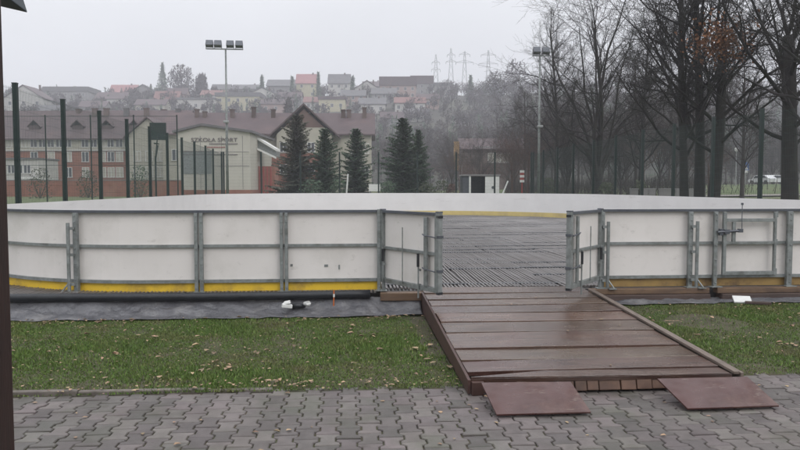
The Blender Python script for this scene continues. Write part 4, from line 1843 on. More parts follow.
HH = [
    (24, 119, 40, 20, 13, M['white_r'], M['roof'], 'large pale house with a brown front gable above the school roof at far left', 'front', 3, 2),
    (66, 104, 44, 12, 5, M['grey_r'], M['roof_grey'], 'long flat-roofed grey block on the hill at the left', 'flat', 5, 2),
    (92, 117, 26, 10, 6, M['grey_r'], M['roof'], 'grey house with dull brown roof just over the school ridge', 'side', 3, 1),
    (124, 97, 26, 5, 10, M['pink_r'], M['roof_pink'], 'house with a wide faded pink roof on the left skyline', 'side', 3, 1),
    (166, 105, 24, 5, 9, M['grey_r'], M['roof_red'], 'house with a low dull red roof below the tall skyline trees', 'side', 3, 1),
    (196, 112, 38, 12, 2, M['white_r'], M['roof_grey'], 'long low white house behind the sports hall roof', 'flat', 5, 1),
    (222, 96, 18, 7, 5, M['white_r'], M['roof_grey'], 'small white house with grey roof beside the four-lamp mast', 'side', 2, 1),
    (238, 112, 44, 15, 4, M['pale_yellow'], M['roof_grey'], 'wide pale yellow two-storey house crossed by the four-lamp mast', 'flat', 5, 2),
    (246, 97, 28, 8, 5, M['grey_r'], M['roof_grey'], 'grey upper house with a stepped roof behind the pale yellow one', 'side', 3, 1),
    (283, 98, 32, 12, 7, M['grey_r'], M['roof_grey'], 'hazy bluish grey house among dark trees left of the pink-roofed one', 'side', 3, 1),
    (276, 113, 30, 9, 5, M['pink_r'], M['roof'], 'dull pink low house just over the school wing roof', 'side', 3, 1),
    (307, 98, 21, 15, 9, M['pale_yellow'], M['roof_pink'], 'tall narrow house with a bright pink roof on the skyline', 'side', 2, 2),
    (339, 98, 21, 15, 9, M['white_r'], M['roof_grey'], 'tall house with a steep grey roof on the skyline', 'side', 3, 2),
    (332, 112, 26, 12, 3, M['pale_yellow'], M['roof'], 'pale yellow flat house in front of the steep grey-roofed one', 'flat', 3, 1),
    (367, 98, 24, 9, 8, M['white_r'], M['roof'], 'white house with brown gable left of the terraced block', 'front', 3, 1),
    (372, 114, 26, 10, 6, M['white_r'], M['roof_grey'], 'white house lower down, by the end of the school roof', 'side', 3, 1),
    (398, 98, 36, 12, 9, M['pink_r'], M['roof'], 'pinkish terraced houses under a flat brown roof on the crest', 'flat', 5, 2),
    (422, 94, 22, 10, 8, M['grey_r'], M['roof'], 'brown-topped end house of the terrace on the crest', 'flat', 3, 2),
    (410, 112, 30, 9, 6, M['white_r'], M['roof_red'], 'white house with reddish roof below the terrace', 'side', 4, 1),
    (442, 98, 16, 12, 3, M['grey_r'], M['roof_grey'], 'dark square block right of the terrace, under the pylons', 'flat', 2, 2),
    (392, 126, 22, 8, 6, M['grey_r'], M['roof'], 'hazy grey house half hidden by trees above the conifers', 'side', 3, 1),
    (462, 126, 18, 7, 4, M['white_r'], M['roof_grey'], 'small white house in the hillside wood, middle right', 'side', 2, 1),
    (46, 121, 28, 9, 7, M['pink_r'], M['roof_grey'], 'pinkish house with grey roof right of the large pale gabled house', 'side', 4, 1),
    (110, 108, 30, 9, 7, M['white_r'], M['roof'], 'white house with brown roof below the wide faded pink roof', 'side', 4, 1),
    (143, 99, 22, 8, 6, M['grey_r'], M['roof_grey'], 'grey house between the faded pink roof and the low dull red one', 'front', 2, 1),
    (150, 114, 30, 9, 6, M['cream'], M['roof'], 'cream house with brown roof just over the school ridge near the backboard', 'side', 4, 1),
    (176, 102, 20, 8, 6, M['pink_r'], M['roof'], 'dull pink house under the big rounded skyline tree', 'side', 3, 1),
    (213, 104, 24, 9, 5, M['white_r'], M['roof_red'], 'white house with faded red roof left of the wide pale yellow one', 'side', 3, 1),
    (262, 104, 24, 10, 6, M['white_r'], M['roof_grey'], 'white house with grey roof right of the wide pale yellow one', 'front', 2, 2),
    (290, 106, 22, 9, 5, M['grey_r'], M['roof'], 'greyish house below the thin dark conifer by the pink-roofed house', 'side', 3, 1),
    (313, 110, 18, 8, 5, M['white_r'], M['roof_red'], 'small white house with a red roof above the cross gable', 'side', 2, 1),
    (353, 106, 24, 10, 6, M['pink_r'], M['roof_grey'], 'pale pink house below and right of the steep grey-roofed one', 'side', 3, 2),
    (384, 104, 24, 10, 6, M['grey_r'], M['roof_grey'], 'grey house with grey roof directly left below the terrace', 'side', 3, 2),
    (428, 108, 22, 9, 5, M['pink_r'], M['roof'], 'pinkish house with brown roof below the dark square block', 'side', 3, 1),
    (373, 92, 20, 8, 5, M['grey_r'], M['roof'], 'brown-roofed house on the skyline, first left of the terrace', 'side', 3, 1),
    (418, 122, 22, 8, 5, M['white_r'], M['roof_grey'], 'white house with grey roof, lowest under the terrace', 'side', 3, 1),
]
for h in HH:
    house(*h[:8], style=h[8], nwin=h[9], rows=h[10])

# yellow-gabled low house in the middle distance
D = 120.0
u = D / FPX
t = empty('yellow_gabled_house', gp(482, D), -YAW, 'long low brown house with a bright yellow end wall right of the conifers', 'house')
W = 62 * u
zb = CAM_H + (187 - 168) * u
zw = CAM_H + (187 - 149) * u
b = MB()
b.box((2, 4, zw / 2), (W, 8, zw))
b.build('wall', M['brownwall'], t)
b = MB()
b.box((-W / 2 + 0.9, -0.2, (zb + zw) / 2 + 0.4), (5 * u, 0.8, zw - zb + 1.6))
o = b.build('end_wall', M['yellow_r'], t)
b = MB()
gable_roof(b, -W / 2 + 2, W / 2 + 2, 0, 8, zw, zw + 1.8, 0.5, 0.2)
b.build('roof', M['roof'], t)
for px in (12, 24):
    window(t, px * u, -0.06, CAM_H + (187 - 158) * u, 2.2, 1.7, 'curtain')
b = MB()
b.box((5 * u, -0.6, zw + 0.25), (30 * u, 0.1, 0.22))
b.build('gutter', M['grey_r'], t)


# ------------------------------------------------------------------ pylons
def pylon(px, ytop, ybase, D, arms, label):
    p = gp(px, D)
    u = D / FPX
    zt = CAM_H + (187 - ytop) * u
    z0 = terrain(p.x, p.y) - 1
    t = empty('pylon', (p.x, p.y, z0), -YAW, label, 'pylon', 'power pylons on the skyline')
    H = zt - z0
    b = MB()
    w0 = 3.0
    nseg = 9
    for sx_ in (-1, 1):
        for sy in (-1, 1):
            b.bar((sx_ * w0, sy * w0, 0), (sx_ * 0.35, sy * 0.35, H), 0.17, 0.17)
    for k in range(nseg):
        za, zb = H * k / nseg, H * (k + 1) / nseg
        wa, wb = w0 + (0.35 - w0) * k / nseg, w0 + (0.35 - w0) * (k + 1) / nseg
        for sy in (-1, 1):
            b.bar((-wa, sy * wa, za), (wb, sy * wb, zb), 0.09, 0.09)
            b.bar((wa, sy * wa, za), (-wb, sy * wb, zb), 0.09, 0.09)
    b.build('tower', M['galv'], t)
    for (f, aw) in arms:
        b = MB()
        b.bar((-aw, 0, H * f), (aw, 0, H * f), 0.22, 0.22)
        b.bar((-aw, 0, H * f), (0, 0, H * f + 1.6), 0.18, 0.18)
        b.bar((aw, 0, H * f), (0, 0, H * f + 1.6), 0.18, 0.18)
        for s in (-1, 1):
            b.bar((s * aw, 0, H * f), (s * aw, 0, H * f - 1.6), 0.25, 0.25)
        b.build('crossarm', M['galv'], t)


pylon(435.5, 56, 80, 470, [(0.86, 2.6), (0.74, 3.0)], 'smallest and leftmost pylon over the dark square block')
pylon(450.5, 50, 80, 475, [(0.9, 2.6), (0.8, 3.4)], 'slim tall pylon just left of the wide-armed one on the skyline')
pylon(464, 53, 80, 475, [(0.95, 3.6), (0.83, 6.0)], 'broad-armed pylon, third along the skyline from the left')
pylon(487.5, 52, 80, 480, [(0.93, 5.0), (0.8, 6.5)], 'rightmost pylon with two wide crossarms, nearest the bare trees')


# ------------------------------------------------------------------ trees
def branch_path(rg, p, d, ln, nseg, wob, trop):
    pts = [p.copy()]
    d = d.copy()
    for i in range(nseg):
        d = d + Vector((rg.gauss(0, wob), rg.gauss(0, wob), rg.gauss(0, wob) + trop))
        d.normalize()
        p = p + d * (ln / nseg)
        pts.append(p.copy())
    return pts, d


def perp(rg, d):
    v = Vector((rg.gauss(0, 1), rg.gauss(0, 1), rg.gauss(0, 1)))
    v = v - d * v.dot(d)
    return v.normalized()


def bare_tree(seed, H, r0, style):
    """returns trunk MB and crown MB"""
    rg = random.Random(seed)
    tb, cb = MB(), MB()
    stack = []
    if style == 'vase':
        pts, d = branch_path(rg, Vector((0, 0, -0.1)), Vector((0, 0, 1)), H * 0.22, 4, 0.03, 0.05)
        tb.tube(pts, [r0 * 1.3, r0, r0 * 0.95, r0 * 0.92, r0 * 0.9], 10)
        for k in range(11):
            a = k * 2.4 + rg.uniform(-0.3, 0.3)
            tilt = rg.uniform(0.08, 0.42)
            dd = Vector((math.cos(a) * math.sin(tilt), math.sin(a) * math.sin(tilt), math.cos(tilt)))
            stack.append((pts[2 + k % 3], dd, H * rg.uniform(0.55, 0.8), r0 * rg.uniform(0.28, 0.5), 1))
    elif style == 'leader':
        n = 12
        pts, d = branch_path(rg, Vector((0, 0, -0.1)), Vector((0, 0, 1)), H * 0.95, n, 0.016, 0.08)
        tb.tube(pts, [r0 * (1.25 if i == 0 else 1) * (1 - 0.9 * i / n) + 0.015 for i in range(n + 1)], 10)
        for k in range(34):
            f = 0.2 + 0.78 * (k / 34) ** 0.9
            i = min(n - 1, int(f * n))
            p = pts[i].lerp(pts[i + 1], f * n - i)
            a = k * 2.4 + rg.uniform(-0.4, 0.4)
            tilt = rg.uniform(0.75, 1.25) - 0.3 * f
            dd = Vector((math.cos(a) * math.sin(tilt), math.sin(a) * math.sin(tilt), math.cos(tilt)))
            stack.append((p, dd, H * (0.42 - 0.30 * f) * rg.uniform(0.7, 1.15), r0 * (0.38 - 0.28 * f) + 0.008, 1))
    else:  # spreading
        n = 6
        pts, d = branch_path(rg, Vector((0, 0, -0.1)), Vector((0, 0, 1)), H * 0.5, n, 0.025, 0.06)
        tb.tube(pts, [r0 * (1.35 if i == 0 else 1) * (1 - 0.35 * i / n) for i in range(n + 1)], 12)
        for k in range(12):
            f = 0.42 + 0.58 * k / 11
            i = min(n - 1, int(f * n))
            p = pts[i].lerp(pts[i + 1], f * n - i)
            a = k * 2.4 + rg.uniform(-0.4, 0.4)
            tilt = rg.uniform(0.65, 1.15) if k < 9 else rg.uniform(0.15, 0.5)
            dd = Vector((math.cos(a) * math.sin(tilt), math.sin(a) * math.sin(tilt), math.cos(tilt)))
            stack.append((p, dd, H * rg.uniform(0.26, 0.44), r0 * rg.uniform(0.2, 0.34), 1))
    WOB = {1: 0.13, 2: 0.17, 3: 0.2, 4: 0.22}
    NSEG = {1: 7, 2: 5, 3: 3, 4: 2}
    SIDES = {1: 6, 2: 5, 3: 3, 4: 3}
    NCH = {1: 9, 2: 8, 3: 6, 4: 0}
    while stack:
        p, d, ln, r, lv = stack.pop()
        ns = NSEG[lv]
        pts, de = branch_path(rg, p, d, ln, ns, WOB[lv], 0.06 if lv == 1 else 0.03)
        rad = [max(0.004, r * (1 - 0.82 * i / ns)) for i in range(ns + 1)]
        cb.tube(pts, rad, SIDES[lv], cap=False)
        if lv < 4:
            nc = NCH[lv] if ln > 0.6 else NCH[lv] // 2
            for k in range(nc):
                f = 0.18 + 0.82 * (k + rg.random()) / nc
                i = min(ns - 1, int(f * ns))
                q = pts[i].lerp(pts[i + 1], min(1, f * ns - i))
                ax = (pts[i + 1] - pts[i]).normalized()
                s = perp(rg, ax)
                ang = rg.uniform(0.45, 0.95)
                dd = ax * math.cos(ang) + s * math.sin(ang)
                stack.append((q, dd, ln * rg.uniform(0.28, 0.5), max(0.005, r * (1 - 0.8 * f) * rg.uniform(0.45, 0.7)), lv + 1))
    return tb, cb


def make_tree(name, seed, H, r0, style, mt, mc):
    tb, cb = bare_tree(seed, H, r0, style)
    t = empty(name, (0, 0, 0))
    tb.build('trunk', mt, t, smooth=True, recalc=False)
    cb.build('crown', mc, t, smooth=True, recalc=False)
    return t


protoV = make_tree('bare_tree', 31, 15.0, 0.30, 'vase', M['bark'], M['bark'])
protoL = make_tree('bare_tree', 12, 15.0, 0.20, 'leader', M['bark'], M['bark'])
protoL2 = make_tree('bare_tree', 44, 15.0, 0.23, 'leader', M['bark'], M['bark'])
protoS = make_tree('bare_tree', 8, 14.0, 0.30, 'spread', M['bark'], M['bark'])
protoS2 = make_tree('bare_tree', 19, 12.0, 0.22, 'spread', M['bark'], M['bark'])
protoB = make_tree('bare_tree', 77, 9.0, 0.13, 'vase', M['bark_brown'], M['bark_brown'])
protoR = make_tree('bare_tree', 78, 7.0, 0.10, 'spread', M['bark_red'], M['bark_red'])
protoF = make_tree('bare_tree', 79, 11.0, 0.15, 'leader', M['bark_brown'], M['bark_brown'])
used = set()


def put_tree(proto, px, D, scale, rz, label, group=None, sz=None):
    if proto.name in used:
        t = copy_tree(proto)
    else:
        t = proto
        used.add(proto.name)
    p = gp(px, D)
    t.location = (p.x, p.y, terrain(p.x, p.y))
    t.scale = (scale, scale, sz or scale)
    t.rotation_euler = (0, 0, rz)
    tag(t, label, 'tree', group)
    return t


G = 'bare trees right of the rink'
put_tree(protoS, 792, 25.5, 1.05, 0.4, 'thick-trunked spreading tree at the right edge of the picture', G)
tl = put_tree(protoS2, 713, 30, 1.25, 2.2, 'stout tree holding a clump of rust-brown leaves, right of the two slim trunks', G)
put_tree(protoL2, 700, 31.5, 1.1, 1.0, 'dark straight tree pressed close left of the stout one with rusty leaves', G)
put_tree(protoL, 685, 30.5, 1.0, 0.2, 'slim straight tree, left of the close pair of dark trunks', G)
put_tree(protoV, 598, 46, 1.05, 0.7, 'tall vase-shaped tree with many upright limbs right of the two-lamp mast', G)
put_tree(protoL2, 640, 52, 0.92, 3.0, 'straight bare tree between the vase-shaped tree and the slim trunks', G)
put_tree(protoL, 556, 56, 0.98, 2.0, 'slender tree just right of the two-lamp mast, rising above it', G)
put_tree(protoF, 742, 52, 1.05, 4.0, 'bare tree further back between the stout tree and the right edge', G)
put_tree(protoL, 826, 23, 0.95, 5.0, 'bare tree whose branches reach in from beyond the right edge', G)
# clump of rusty leaves
tlw = tl.matrix_basis
b = MB()
lc = at(722, 42, 28.6)
loc = tl.matrix_basis.inverted() @ lc
lr2 = random.Random(6)
for k in range(1300):
    q = Vector((lr2.gauss(0, 0.42), lr2.gauss(0, 0.42), lr2.gauss(0, 0.36))) + loc
    a = Vector((lr2.gauss(0, 1), lr2.gauss(0, 1), lr2.gauss(0, 1))).normalized()
    c = a.orthogonal().normalized()
    d2 = a.cross(c)
    s = lr2.uniform(0.035, 0.075)
    b.add([q - c * s, q + d2 * s * 0.7, q + c * s, q - d2 * s * 0.7], [(0, 1, 2, 3)])
b.build('dead_leaves', M['hang_leaf'], tl, recalc=False)

gB = 'brown trees in the thicket beyond the right fence'
lab = 'bare brown tree of the hazy thicket beyond the right fence'
rt = random.Random(15)
protos = [protoB, protoF, protoR, protoB, protoF, protoB]
for k in range(34):
    px = 505 + 330 * (k + rt.random()) / 34
    D = (rt.uniform(88, 112) if px < 540 else rt.uniform(54, 105)) if px < 712 else rt.uniform(118, 135)
    pr_ = protos[k % 6]
    put_tree(pr_, px, D, rt.uniform(0.8, 1.25), rt.uniform(0, 6.28), lab, gB)
gB2 = 'bare trees on the lower hillside'
for k in range(30):
    px = 372 + 180 * (k + rt.random()) / 30
    D = rt.uniform(130, 215)
    put_tree(protos[(k * 5 + 1) % 6], px, D, rt.uniform(0.9, 1.35), rt.uniform(0, 6.28), 'bare tree in the misty wood on the lower hillside', gB2)
for k in range(9):
    put_tree(protoR if k % 3 else protoB, 452 + 9 * k + rt.uniform(-3, 3), rt.uniform(72, 108), rt.uniform(0.6, 0.95), rt.uniform(0, 6.28),
             'small twiggy tree growing before the yellow-gabled house', 'small trees before the yellow-gabled house')
for k in range(7):
    put_tree(protos[k % 6], 850 + 16 * k, rt.uniform(55, 95), rt.uniform(0.9, 1.25), rt.uniform(0, 6.28), lab, gB)
# reddish bushes by the two lamp mast
put_tree(protoR, 512, 62, 0.95, 1.0, 'reddish twiggy tree beside the banded post', 'reddish trees near the two-lamp mast')
put_tree(protoR, 528, 66, 1.15, 2.4, 'taller reddish twiggy tree behind the two-lamp mast', 'reddish trees near the two-lamp mast')


def conifer(seed, H, rad, mneedle, name='conifer', nbr=240):
    rg = random.Random(seed)
    t = empty(name, (0, 0, 0))
    b = MB()
    b.tube([(0, 0, -0.1), (0, 0, H * 0.5), (0, 0, H * 0.985)], [0.14, 0.08, 0.01], 8)
    b.build('trunk', M['bark'], t)
    b = MB()
    for k in range(nbr):
        f = 0.04 + 0.955 * (k / nbr) ** 1.15
        z = H * f
        a = k * 2.39996 + rg.uniform(-0.3, 0.3)
        bulge = 1.0 + 0.42 * mnoise.noise(Vector((math.cos(a) * 1.2, math.sin(a) * 1.2, z * 0.8 + seed)))
        ln = (rad * (1 - f) ** 0.68 * min(1, 0.75 + f) + 0.08) * rg.uniform(0.5, 1.15) * bulge
        dirv = Vector((math.cos(a), math.sin(a), 0))
        side = Vector((-math.sin(a), math.cos(a), 0))
        rise = rg.uniform(-0.28, 0.02) + 0.75 * f * f
        n = max(4, int(ln / 0.10))
        for i in range(n + 1):
            s = 0.12 + 0.88 * i / n
            c = dirv * (ln * s) + Vector((0, 0, z + rise * ln * s + 0.16 * ln * s * s))
            wl = (0.34 * ln * (1.05 - s) + 0.10)
            for sgn in (-1, 1):
                for rep in range(2):
                    tip = c + side * sgn * wl * rg.uniform(0.5, 1.1) + dirv * wl * rg.uniform(0.1, 0.8) + Vector((0, 0, -wl * rg.uniform(0.0, 0.75)))
                    wv = dirv * rg.uniform(0.04, 0.08) + Vector((0, 0, rg.uniform(-0.03, 0.03)))
                    b.add([c - wv, c + wv, tip], [(0, 1, 2)])
            # hanging twig below the branch
            tip = c + Vector((rg.uniform(-0.05, 0.05), rg.uniform(-0.05, 0.05), -rg.uniform(0.08, 0.26)))
            b.add([c - dirv * 0.04, c + dirv * 0.04, tip], [(0, 1, 2)])
    b.build('crown', mneedle, t, recalc=False)
    return t


cA = conifer(1, 7.2, 1.75, M['needle_light'])
cB = conifer(2, 6.2, 1.35, M['needle'])
cC = conifer(3, 6.8, 1.30, M['needle'])


def put_con(proto, px, ytop, D, wpx, H0, rad0, label):
    t = proto if proto.name not in used else copy_tree(proto)
    used.add(proto.name)
    p = gp(px, D)
    H = CAM_H + (187 - ytop) * D / FPX
    t.location = (p.x, p.y, 0)
    k = wpx / 2 * D / FPX / rad0
    t.scale = (k, k, H / H0)
    t.rotation_euler = (0, 0, px)
    tag(t, label, 'conifer', 'conifers behind the far fence')


put_con(cA, 297, 115, 60, 64, 7.2, 1.75, 'broad greyish conifer, leftmost and tallest before the school wing')
put_con(cB, 325, 129, 59, 48, 6.2, 1.35, 'dark conifer between the broad greyish one and the white pole')
put_con(cB, 356, 129, 61, 48, 6.2, 1.35, 'slim dark conifer right behind the white pole, by the end of the school roof')
put_con(cC, 403, 119, 60, 60, 6.8, 1.30, 'tallest dark green conifer in the middle, behind the notice board')
put_con(cC, 418.5, 130, 61, 36, 6.8, 1.30, 'narrow conifer touching the right side of the tall middle one')


# shrubs behind the far fence
def shrub(px, D, w_, h_, seed, m, label):
    p = gp(px, D)
    rg = random.Random(seed)
    b = MB()
    for k in range(520):
        a, q = rg.uniform(0, 6.28), rg.random() ** 0.5
        z = rg.random()
        rr = w_ / 2 * q * math.sqrt(max(0.05, 1 - (z - 0.35) ** 2 * 1.9)) * (0.75 + 0.4 * mnoise.noise(Vector((a * 1.3, z * 3, seed))))
        c = Vector((math.cos(a) * rr, math.sin(a) * rr, z * h_))
        v1 = Vector((rg.gauss(0, 1), rg.gauss(0, 1), rg.gauss(0, 1))).normalized()
        v2 = v1.orthogonal().normalized()
        s = rg.uniform(0.05, 0.11)
        b.add([c - v1 * s, c + v2 * s * 0.6, c + v1 * s, c - v2 * s * 0.6], [(0, 1, 2, 3)])
    t = empty('shrub', (p.x, p.y, terrain(p.x, p.y) - 0.05), 0, label, 'shrub')
    b.build('foliage', m, t, recalc=False)
    b = MB()
    for k in range(6):
        a = k * 1.05
        b.tube([(0.05 * math.cos(a), 0.05 * math.sin(a), 0), (w_ * 0.3 * math.cos(a), w_ * 0.3 * math.sin(a), h_ * 0.8)], [0.03, 0.008], 5)
    b.build('stem', M['bark'], t)


shrub(442, 56, 2.6, 1.9, 1, M['bush'], 'olive shrub left of the kiosk, behind the far fence')
shrub(427, 58, 2.2, 1.7, 2, M['bush'], 'low olive shrub at the foot of the narrow conifer')
shrub(452, 54, 1.4, 1.7, 3, M['bark_red'], 'brownish shrub touching the kiosk')
shrub(388, 56, 2.4, 1.9, 4, M['needle'], 'dark shrub under the tall middle conifer')
shrub(338, 57, 2.4, 2.0, 5, M['needle'], 'dark shrub left of the white pole')
shrub(312, 57, 2.8, 2.0, 6, M['needle'], 'wide dark shrub between the two left conifers')
shrub(640, 41, 1.3, 2.1, 7, M['bush'], 'green shrub behind the right fence, left of the slim trunk')
shrub(40, 70, 3.4, 3.0, 8, M['bush'], 'dark round shrub on the meadow before the brick school, left')
shrub(88, 72, 3.0, 2.8, 9, M['bush'], 'dark round shrub on the meadow before the brick school, right')
shrub(140, 66, 2.6, 3.2, 10, M['needle'], 'dark upright shrub near the pole of the backboard')
shrub(606, 44, 1.6, 2.0, 11, M['bush'], 'green shrub at the foot of the vase-shaped tree')
shrub(548, 49, 1.8, 2.2, 12, M['bush'], 'olive shrub right of the two-lamp mast')

# undergrowth of the thicket: twiggy mass, nobody could count it
b = MB()
ur = random.Random(33)
for k in range(9000):
    px = ur.uniform(505, 860)
    D = ur.uniform(62, 118)
    p = gp(px, D)
    h_ = ur.uniform(0.6, 2.4) * (1 + 0.6 * mnoise.noise(Vector((px * 0.03, D * 0.05, 2))))
    a = ur.uniform(0, 6.28)
    p.z = terrain(p.x, p.y) - 0.05
    tip = p + Vector((ur.gauss(0, 0.4), ur.gauss(0, 0.4), h_))
    s = Vector((math.cos(a), math.sin(a), 0)) * 0.03
    if px > 705 and ur.random() < 0.93:
        continue
    b.add([p - s, p + s, tip], [(0, 1, 2)])
o = b.build('undergrowth', M['bark_brown'], recalc=False)
tag(o, 'brown twiggy undergrowth below the trees beyond the right fence', 'undergrowth', kind='stuff')

# woods on the hill
b = MB()
hr_ = random.Random(101)


def crown_blob(c, w_, h_, n, s0, con=False):
    for k in range(n):
        if con:
            f = hr_.random()
            rr = w_ / 2 * (1 - f) * hr_.uniform(0.3, 1)
            a = hr_.uniform(0, 6.28)
            q = c + Vector((math.cos(a) * rr, math.sin(a) * rr, f * h_))
        else:
            v = Vector((hr_.gauss(0, 1), hr_.gauss(0, 1), hr_.gauss(0, 1))).normalized() * hr_.random() ** 0.4
            q = c + Vector((v.x * w_ / 2, v.y * w_ / 2, h_ * 0.58 + v.z * h_ * 0.42))
        dv = Vector((hr_.gauss(0, 0.6), hr_.gauss(0, 0.6), hr_.gauss(0.3 if not con else -0.2, 0.7))).normalized()
        sv = dv.orthogonal().normalized() * s0 * hr_.uniform(0.16, 0.4)
        ln = s0 * hr_.uniform(0.8, 2.0)
        b.add([q - sv, q + sv, q + dv * ln], [(0, 1, 2)], 1 if con else 0)


for k in range(1900):
    px = hr_.uniform(-170, 980)
    if px < 375:
        py_, D = 0, hr_.uniform(230, 425)
    else:
        D = hr_.uniform(150, 425)
    p = gp(px, D)
    p.z = terrain(p.x, p.y)
    # keep the wood thin among the houses, dense at the right
    if 375 < px < 440 and D > 330 and hr_.random() < 0.6:
        continue
    if px < 375 and hr_.random() < 0.2:
        continue
    con = hr_.random() < 0.22
    h_ = hr_.uniform(6, 11) * (1.15 if con else 1) * (0.68 if px < 440 and D > 200 else 1)
    b.tube([p, p + Vector((0, 0, h_ * 0.5))], [0.22, 0.12], 4, mi=0, cap=False)
    if con:
        crown_blob(p, h_ * 0.42, h_, 90, 0.7, True)
    else:
        crown_blob(p, h_ * 0.7, h_, 110, 0.9)
        for j in range(9):
            a = hr_.uniform(0, 6.28)
            st = p + Vector((0, 0, h_ * hr_.uniform(0.25, 0.5)))
            en = p + Vector((math.cos(a) * h_ * 0.3, math.sin(a) * h_ * 0.3, h_ * hr_.uniform(0.7, 1.0)))
            b.tube([st, en], [0.12, 0.03], 3, mi=0, cap=False)
o = b.build('hillside_wood', [M['bark_brown'], M['needle']], recalc=False)
tag(o, 'misty mixed wood covering the hillside among the houses', 'wood', kind='stuff')

# named skyline trees
def sky_tree(px, ytop, wpx, D, con, label, seed):
    p = gp(px, D)
    z0 = terrain(p.x, p.y)
    u = D / FPX
    h_ = CAM_H + (187 - ytop) * u - z0
    b_ = MB()
    global b
    old = b
    b = b_
    crown_blob(Vector((0, 0, 0)), wpx * u, h_, 800, 1.1 if not con else 0.9, con)
    b = old
    t = empty('skyline_tree', (p.x, p.y, z0), 0, label, 'tree')
    b_.mi = [0] * len(b_.mi)
    b_.build('crown', M['needle'] if con else M['bark_brown'], t, recalc=False)
    b2 = MB()
    b2.tube([(0, 0, -0.5), (0, 0, h_ * 0.8)], [0.3, 0.08], 5)
    b2.build('trunk', M['bark'], t)


sky_tree(164.5, 65, 20, 380, True, 'tall pointed tree on the left skyline, left of the round one', 1)
sky_tree(183, 66, 26, 380, False, 'big rounded tree on the left skyline', 2)
sky_tree(203, 74, 12, 385, False, 'smaller loose tree right of the big rounded skyline tree', 3)
sky_tree(263, 77, 10, 380, True, 'thin dark skyline conifer left of the bluish grey house', 4)
sky_tree(293, 78, 8, 380, True, 'thin dark conifer beside the pink-roofed tall house', 5)
sky_tree(319, 74, 7, 370, True, 'narrow conifer between the pink-roofed and steep grey-roofed houses', 6)
sky_tree(353, 78, 9, 375, True, 'dark conifer right of the steep grey-roofed house', 7)
sky_tree(515, 60, 26, 330, False, 'tall hazy tree on the skyline left of the two-lamp mast', 8)
sky_tree(495, 72, 22, 340, False, 'rounded hazy tree below the rightmost pylon', 9)
sky_tree(470, 77, 12, 360, True, 'dark pointed tree under the broad-armed pylon', 10)
sky_tree(289, 98, 9, 240, False, 'olive green slim tree over the left slope of the cross gable', 11)

# ------------------------------------------------------------------ right hand park
b = MB()
p0 = gp(700, 62)
for k in range(40):
    p_ = []
    for q in (k, k + 1):
        px_ = 700 + 260 * q / 40
        for D_ in (60.0 + 0.06 * q, 62.2 + 0.06 * q):
            v = gp(px_, D_)
            v.z = terrain(v.x, v.y) + 0.05
            p_.append(v)
    b.add([p_[0], p_[2], p_[3], p_[1]], [(0, 1, 2, 3)])
o = b.build('path', M['path'])
tag(o, kind='structure')
# sign on a pole
p = gp(745, 95)
t = empty('road_sign', (p.x, p.y, terrain(p.x, p.y) - 0.5), -YAW, 'small blue and white road sign on a thin pole in the park', 'sign')
b = MB()
b.tube([(0, 0, 0), (0, 0, 3.6)], 0.06, 8)
b.build('pole', M['galv_light'], t)
b = MB()
b.box((0, -0.07, 3.0), (0.8, 0.04, 1.1))
b.build('panel', M['blue'], t)
b = MB()
b.prism([(-0.3, -0.10, 2.6), (0.3, -0.10, 2.6), (0, -0.10, 3.2)], (0, -0.015, 0))
b.box((0, -0.12, 2.3), (0.6, 0.04, 0.35))
b.build('symbol', M['white'], t)
p = gp(735.5, 88)
t = empty('lamp_post', (p.x, p.y, terrain(p.x, p.y) - 0.3), -YAW, 'thin pale lamp post in the park left of the blue sign', 'lamp post')
b = MB()
b.tube([(0, 0, 0), (0, 0, 4.6)], [0.08, 0.05], 8)
b.build('pole', M['galv_light'], t)
b = MB()
b.tube([(0, 0, 4.6), (0, 0, 4.7), (0, 0, 5.0), (0, 0, 5.1)], [0.08, 0.2, 0.24, 0.05], 10)
b.build('lantern', M['white'], t)


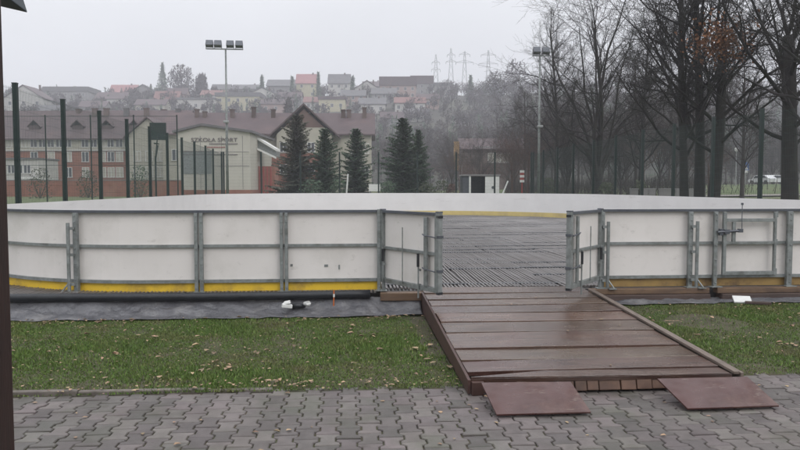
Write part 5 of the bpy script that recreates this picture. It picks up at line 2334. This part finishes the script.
def car(px, D, rz, label, m):
    p = gp(px, D)
    t = empty('parked_car', (p.x, p.y, terrain(p.x, p.y) - 0.03), rz, label, 'car', 'cars parked beyond the park')
    b = MB()
    prof = [(-2.1, 0.3), (2.1, 0.3), (2.15, 0.75), (1.3, 0.92), (0.75, 1.42), (-1.1, 1.45), (-1.75, 1.0), (-2.15, 0.9)]
    b.prism([(x, -0.85, z) for x, z in prof], (0, 1.7, 0))
    b.build('body', m, t, bevel=0.05)
    b = MB()
    b.prism([(x, -0.87, z) for x, z in ((1.1, 0.95), (0.68, 1.36), (-1.0, 1.38), (-1.45, 1.0))], (0, 1.74, 0))
    b.build('windows', M['pane'], t)
    for x in (-1.3, 1.3):
        for y in (-0.8, 0.8):
            b = MB()
            b.tube([(x, y - 0.1, 0.32), (x, y + 0.1, 0.32)], 0.32, 14)
            b.build('wheel', M['black'], t)


car(762.5, 112, 0.3 + math.pi / 2, 'white car seen end-on left of two parked cars beyond the park', M['carpaint'])
car(776.5, 112, 0.1, 'white car parked broadside next to the thick tree at the right edge', M['carpaint'])

# pale low concrete posts near the fence
for k, px in enumerate((634, 645, 652, 662, 668, 678, 691, 703)):
    p = gp(px, 38 + (k % 3) * 2.5)
    b = MB()
    b.box((0, 0, 0.75), (0.30 if k % 2 else 0.42, 0.16, 1.5))
    b.box((0, 0, 1.53), (0.36 if k % 2 else 0.48, 0.2, 0.06))
    o = b.build('concrete_post', M['grey_r'], loc=(p.x, p.y, 0), bevel=0.02)
    tag(o, 'short pale concrete post in the row beyond the right fence', 'post', 'concrete posts beyond the right fence')

# ------------------------------------------------------------------ haze
hm = bpy.data.materials.new('haze_air')
hm.use_nodes = True
hn = hm.node_tree
hn.nodes.clear()
ho = hn.nodes.new('ShaderNodeOutputMaterial')
hv = hn.nodes.new('ShaderNodeVolumePrincipled')
hv.inputs['Color'].default_value = (0.93, 0.93, 1.0, 1)
hv.inputs['Density'].default_value = 0.00095
hv.inputs['Anisotropy'].default_value = 0.0
hn.links.new(hv.outputs[0], ho.inputs['Volume'])
b = MB()
b.box((0, 0, 58.0), (1300, 1300, 122.0))
o = b.build('haze', hm)
tag(o, 'pale damp haze filling the whole valley', 'haze', kind='stuff')
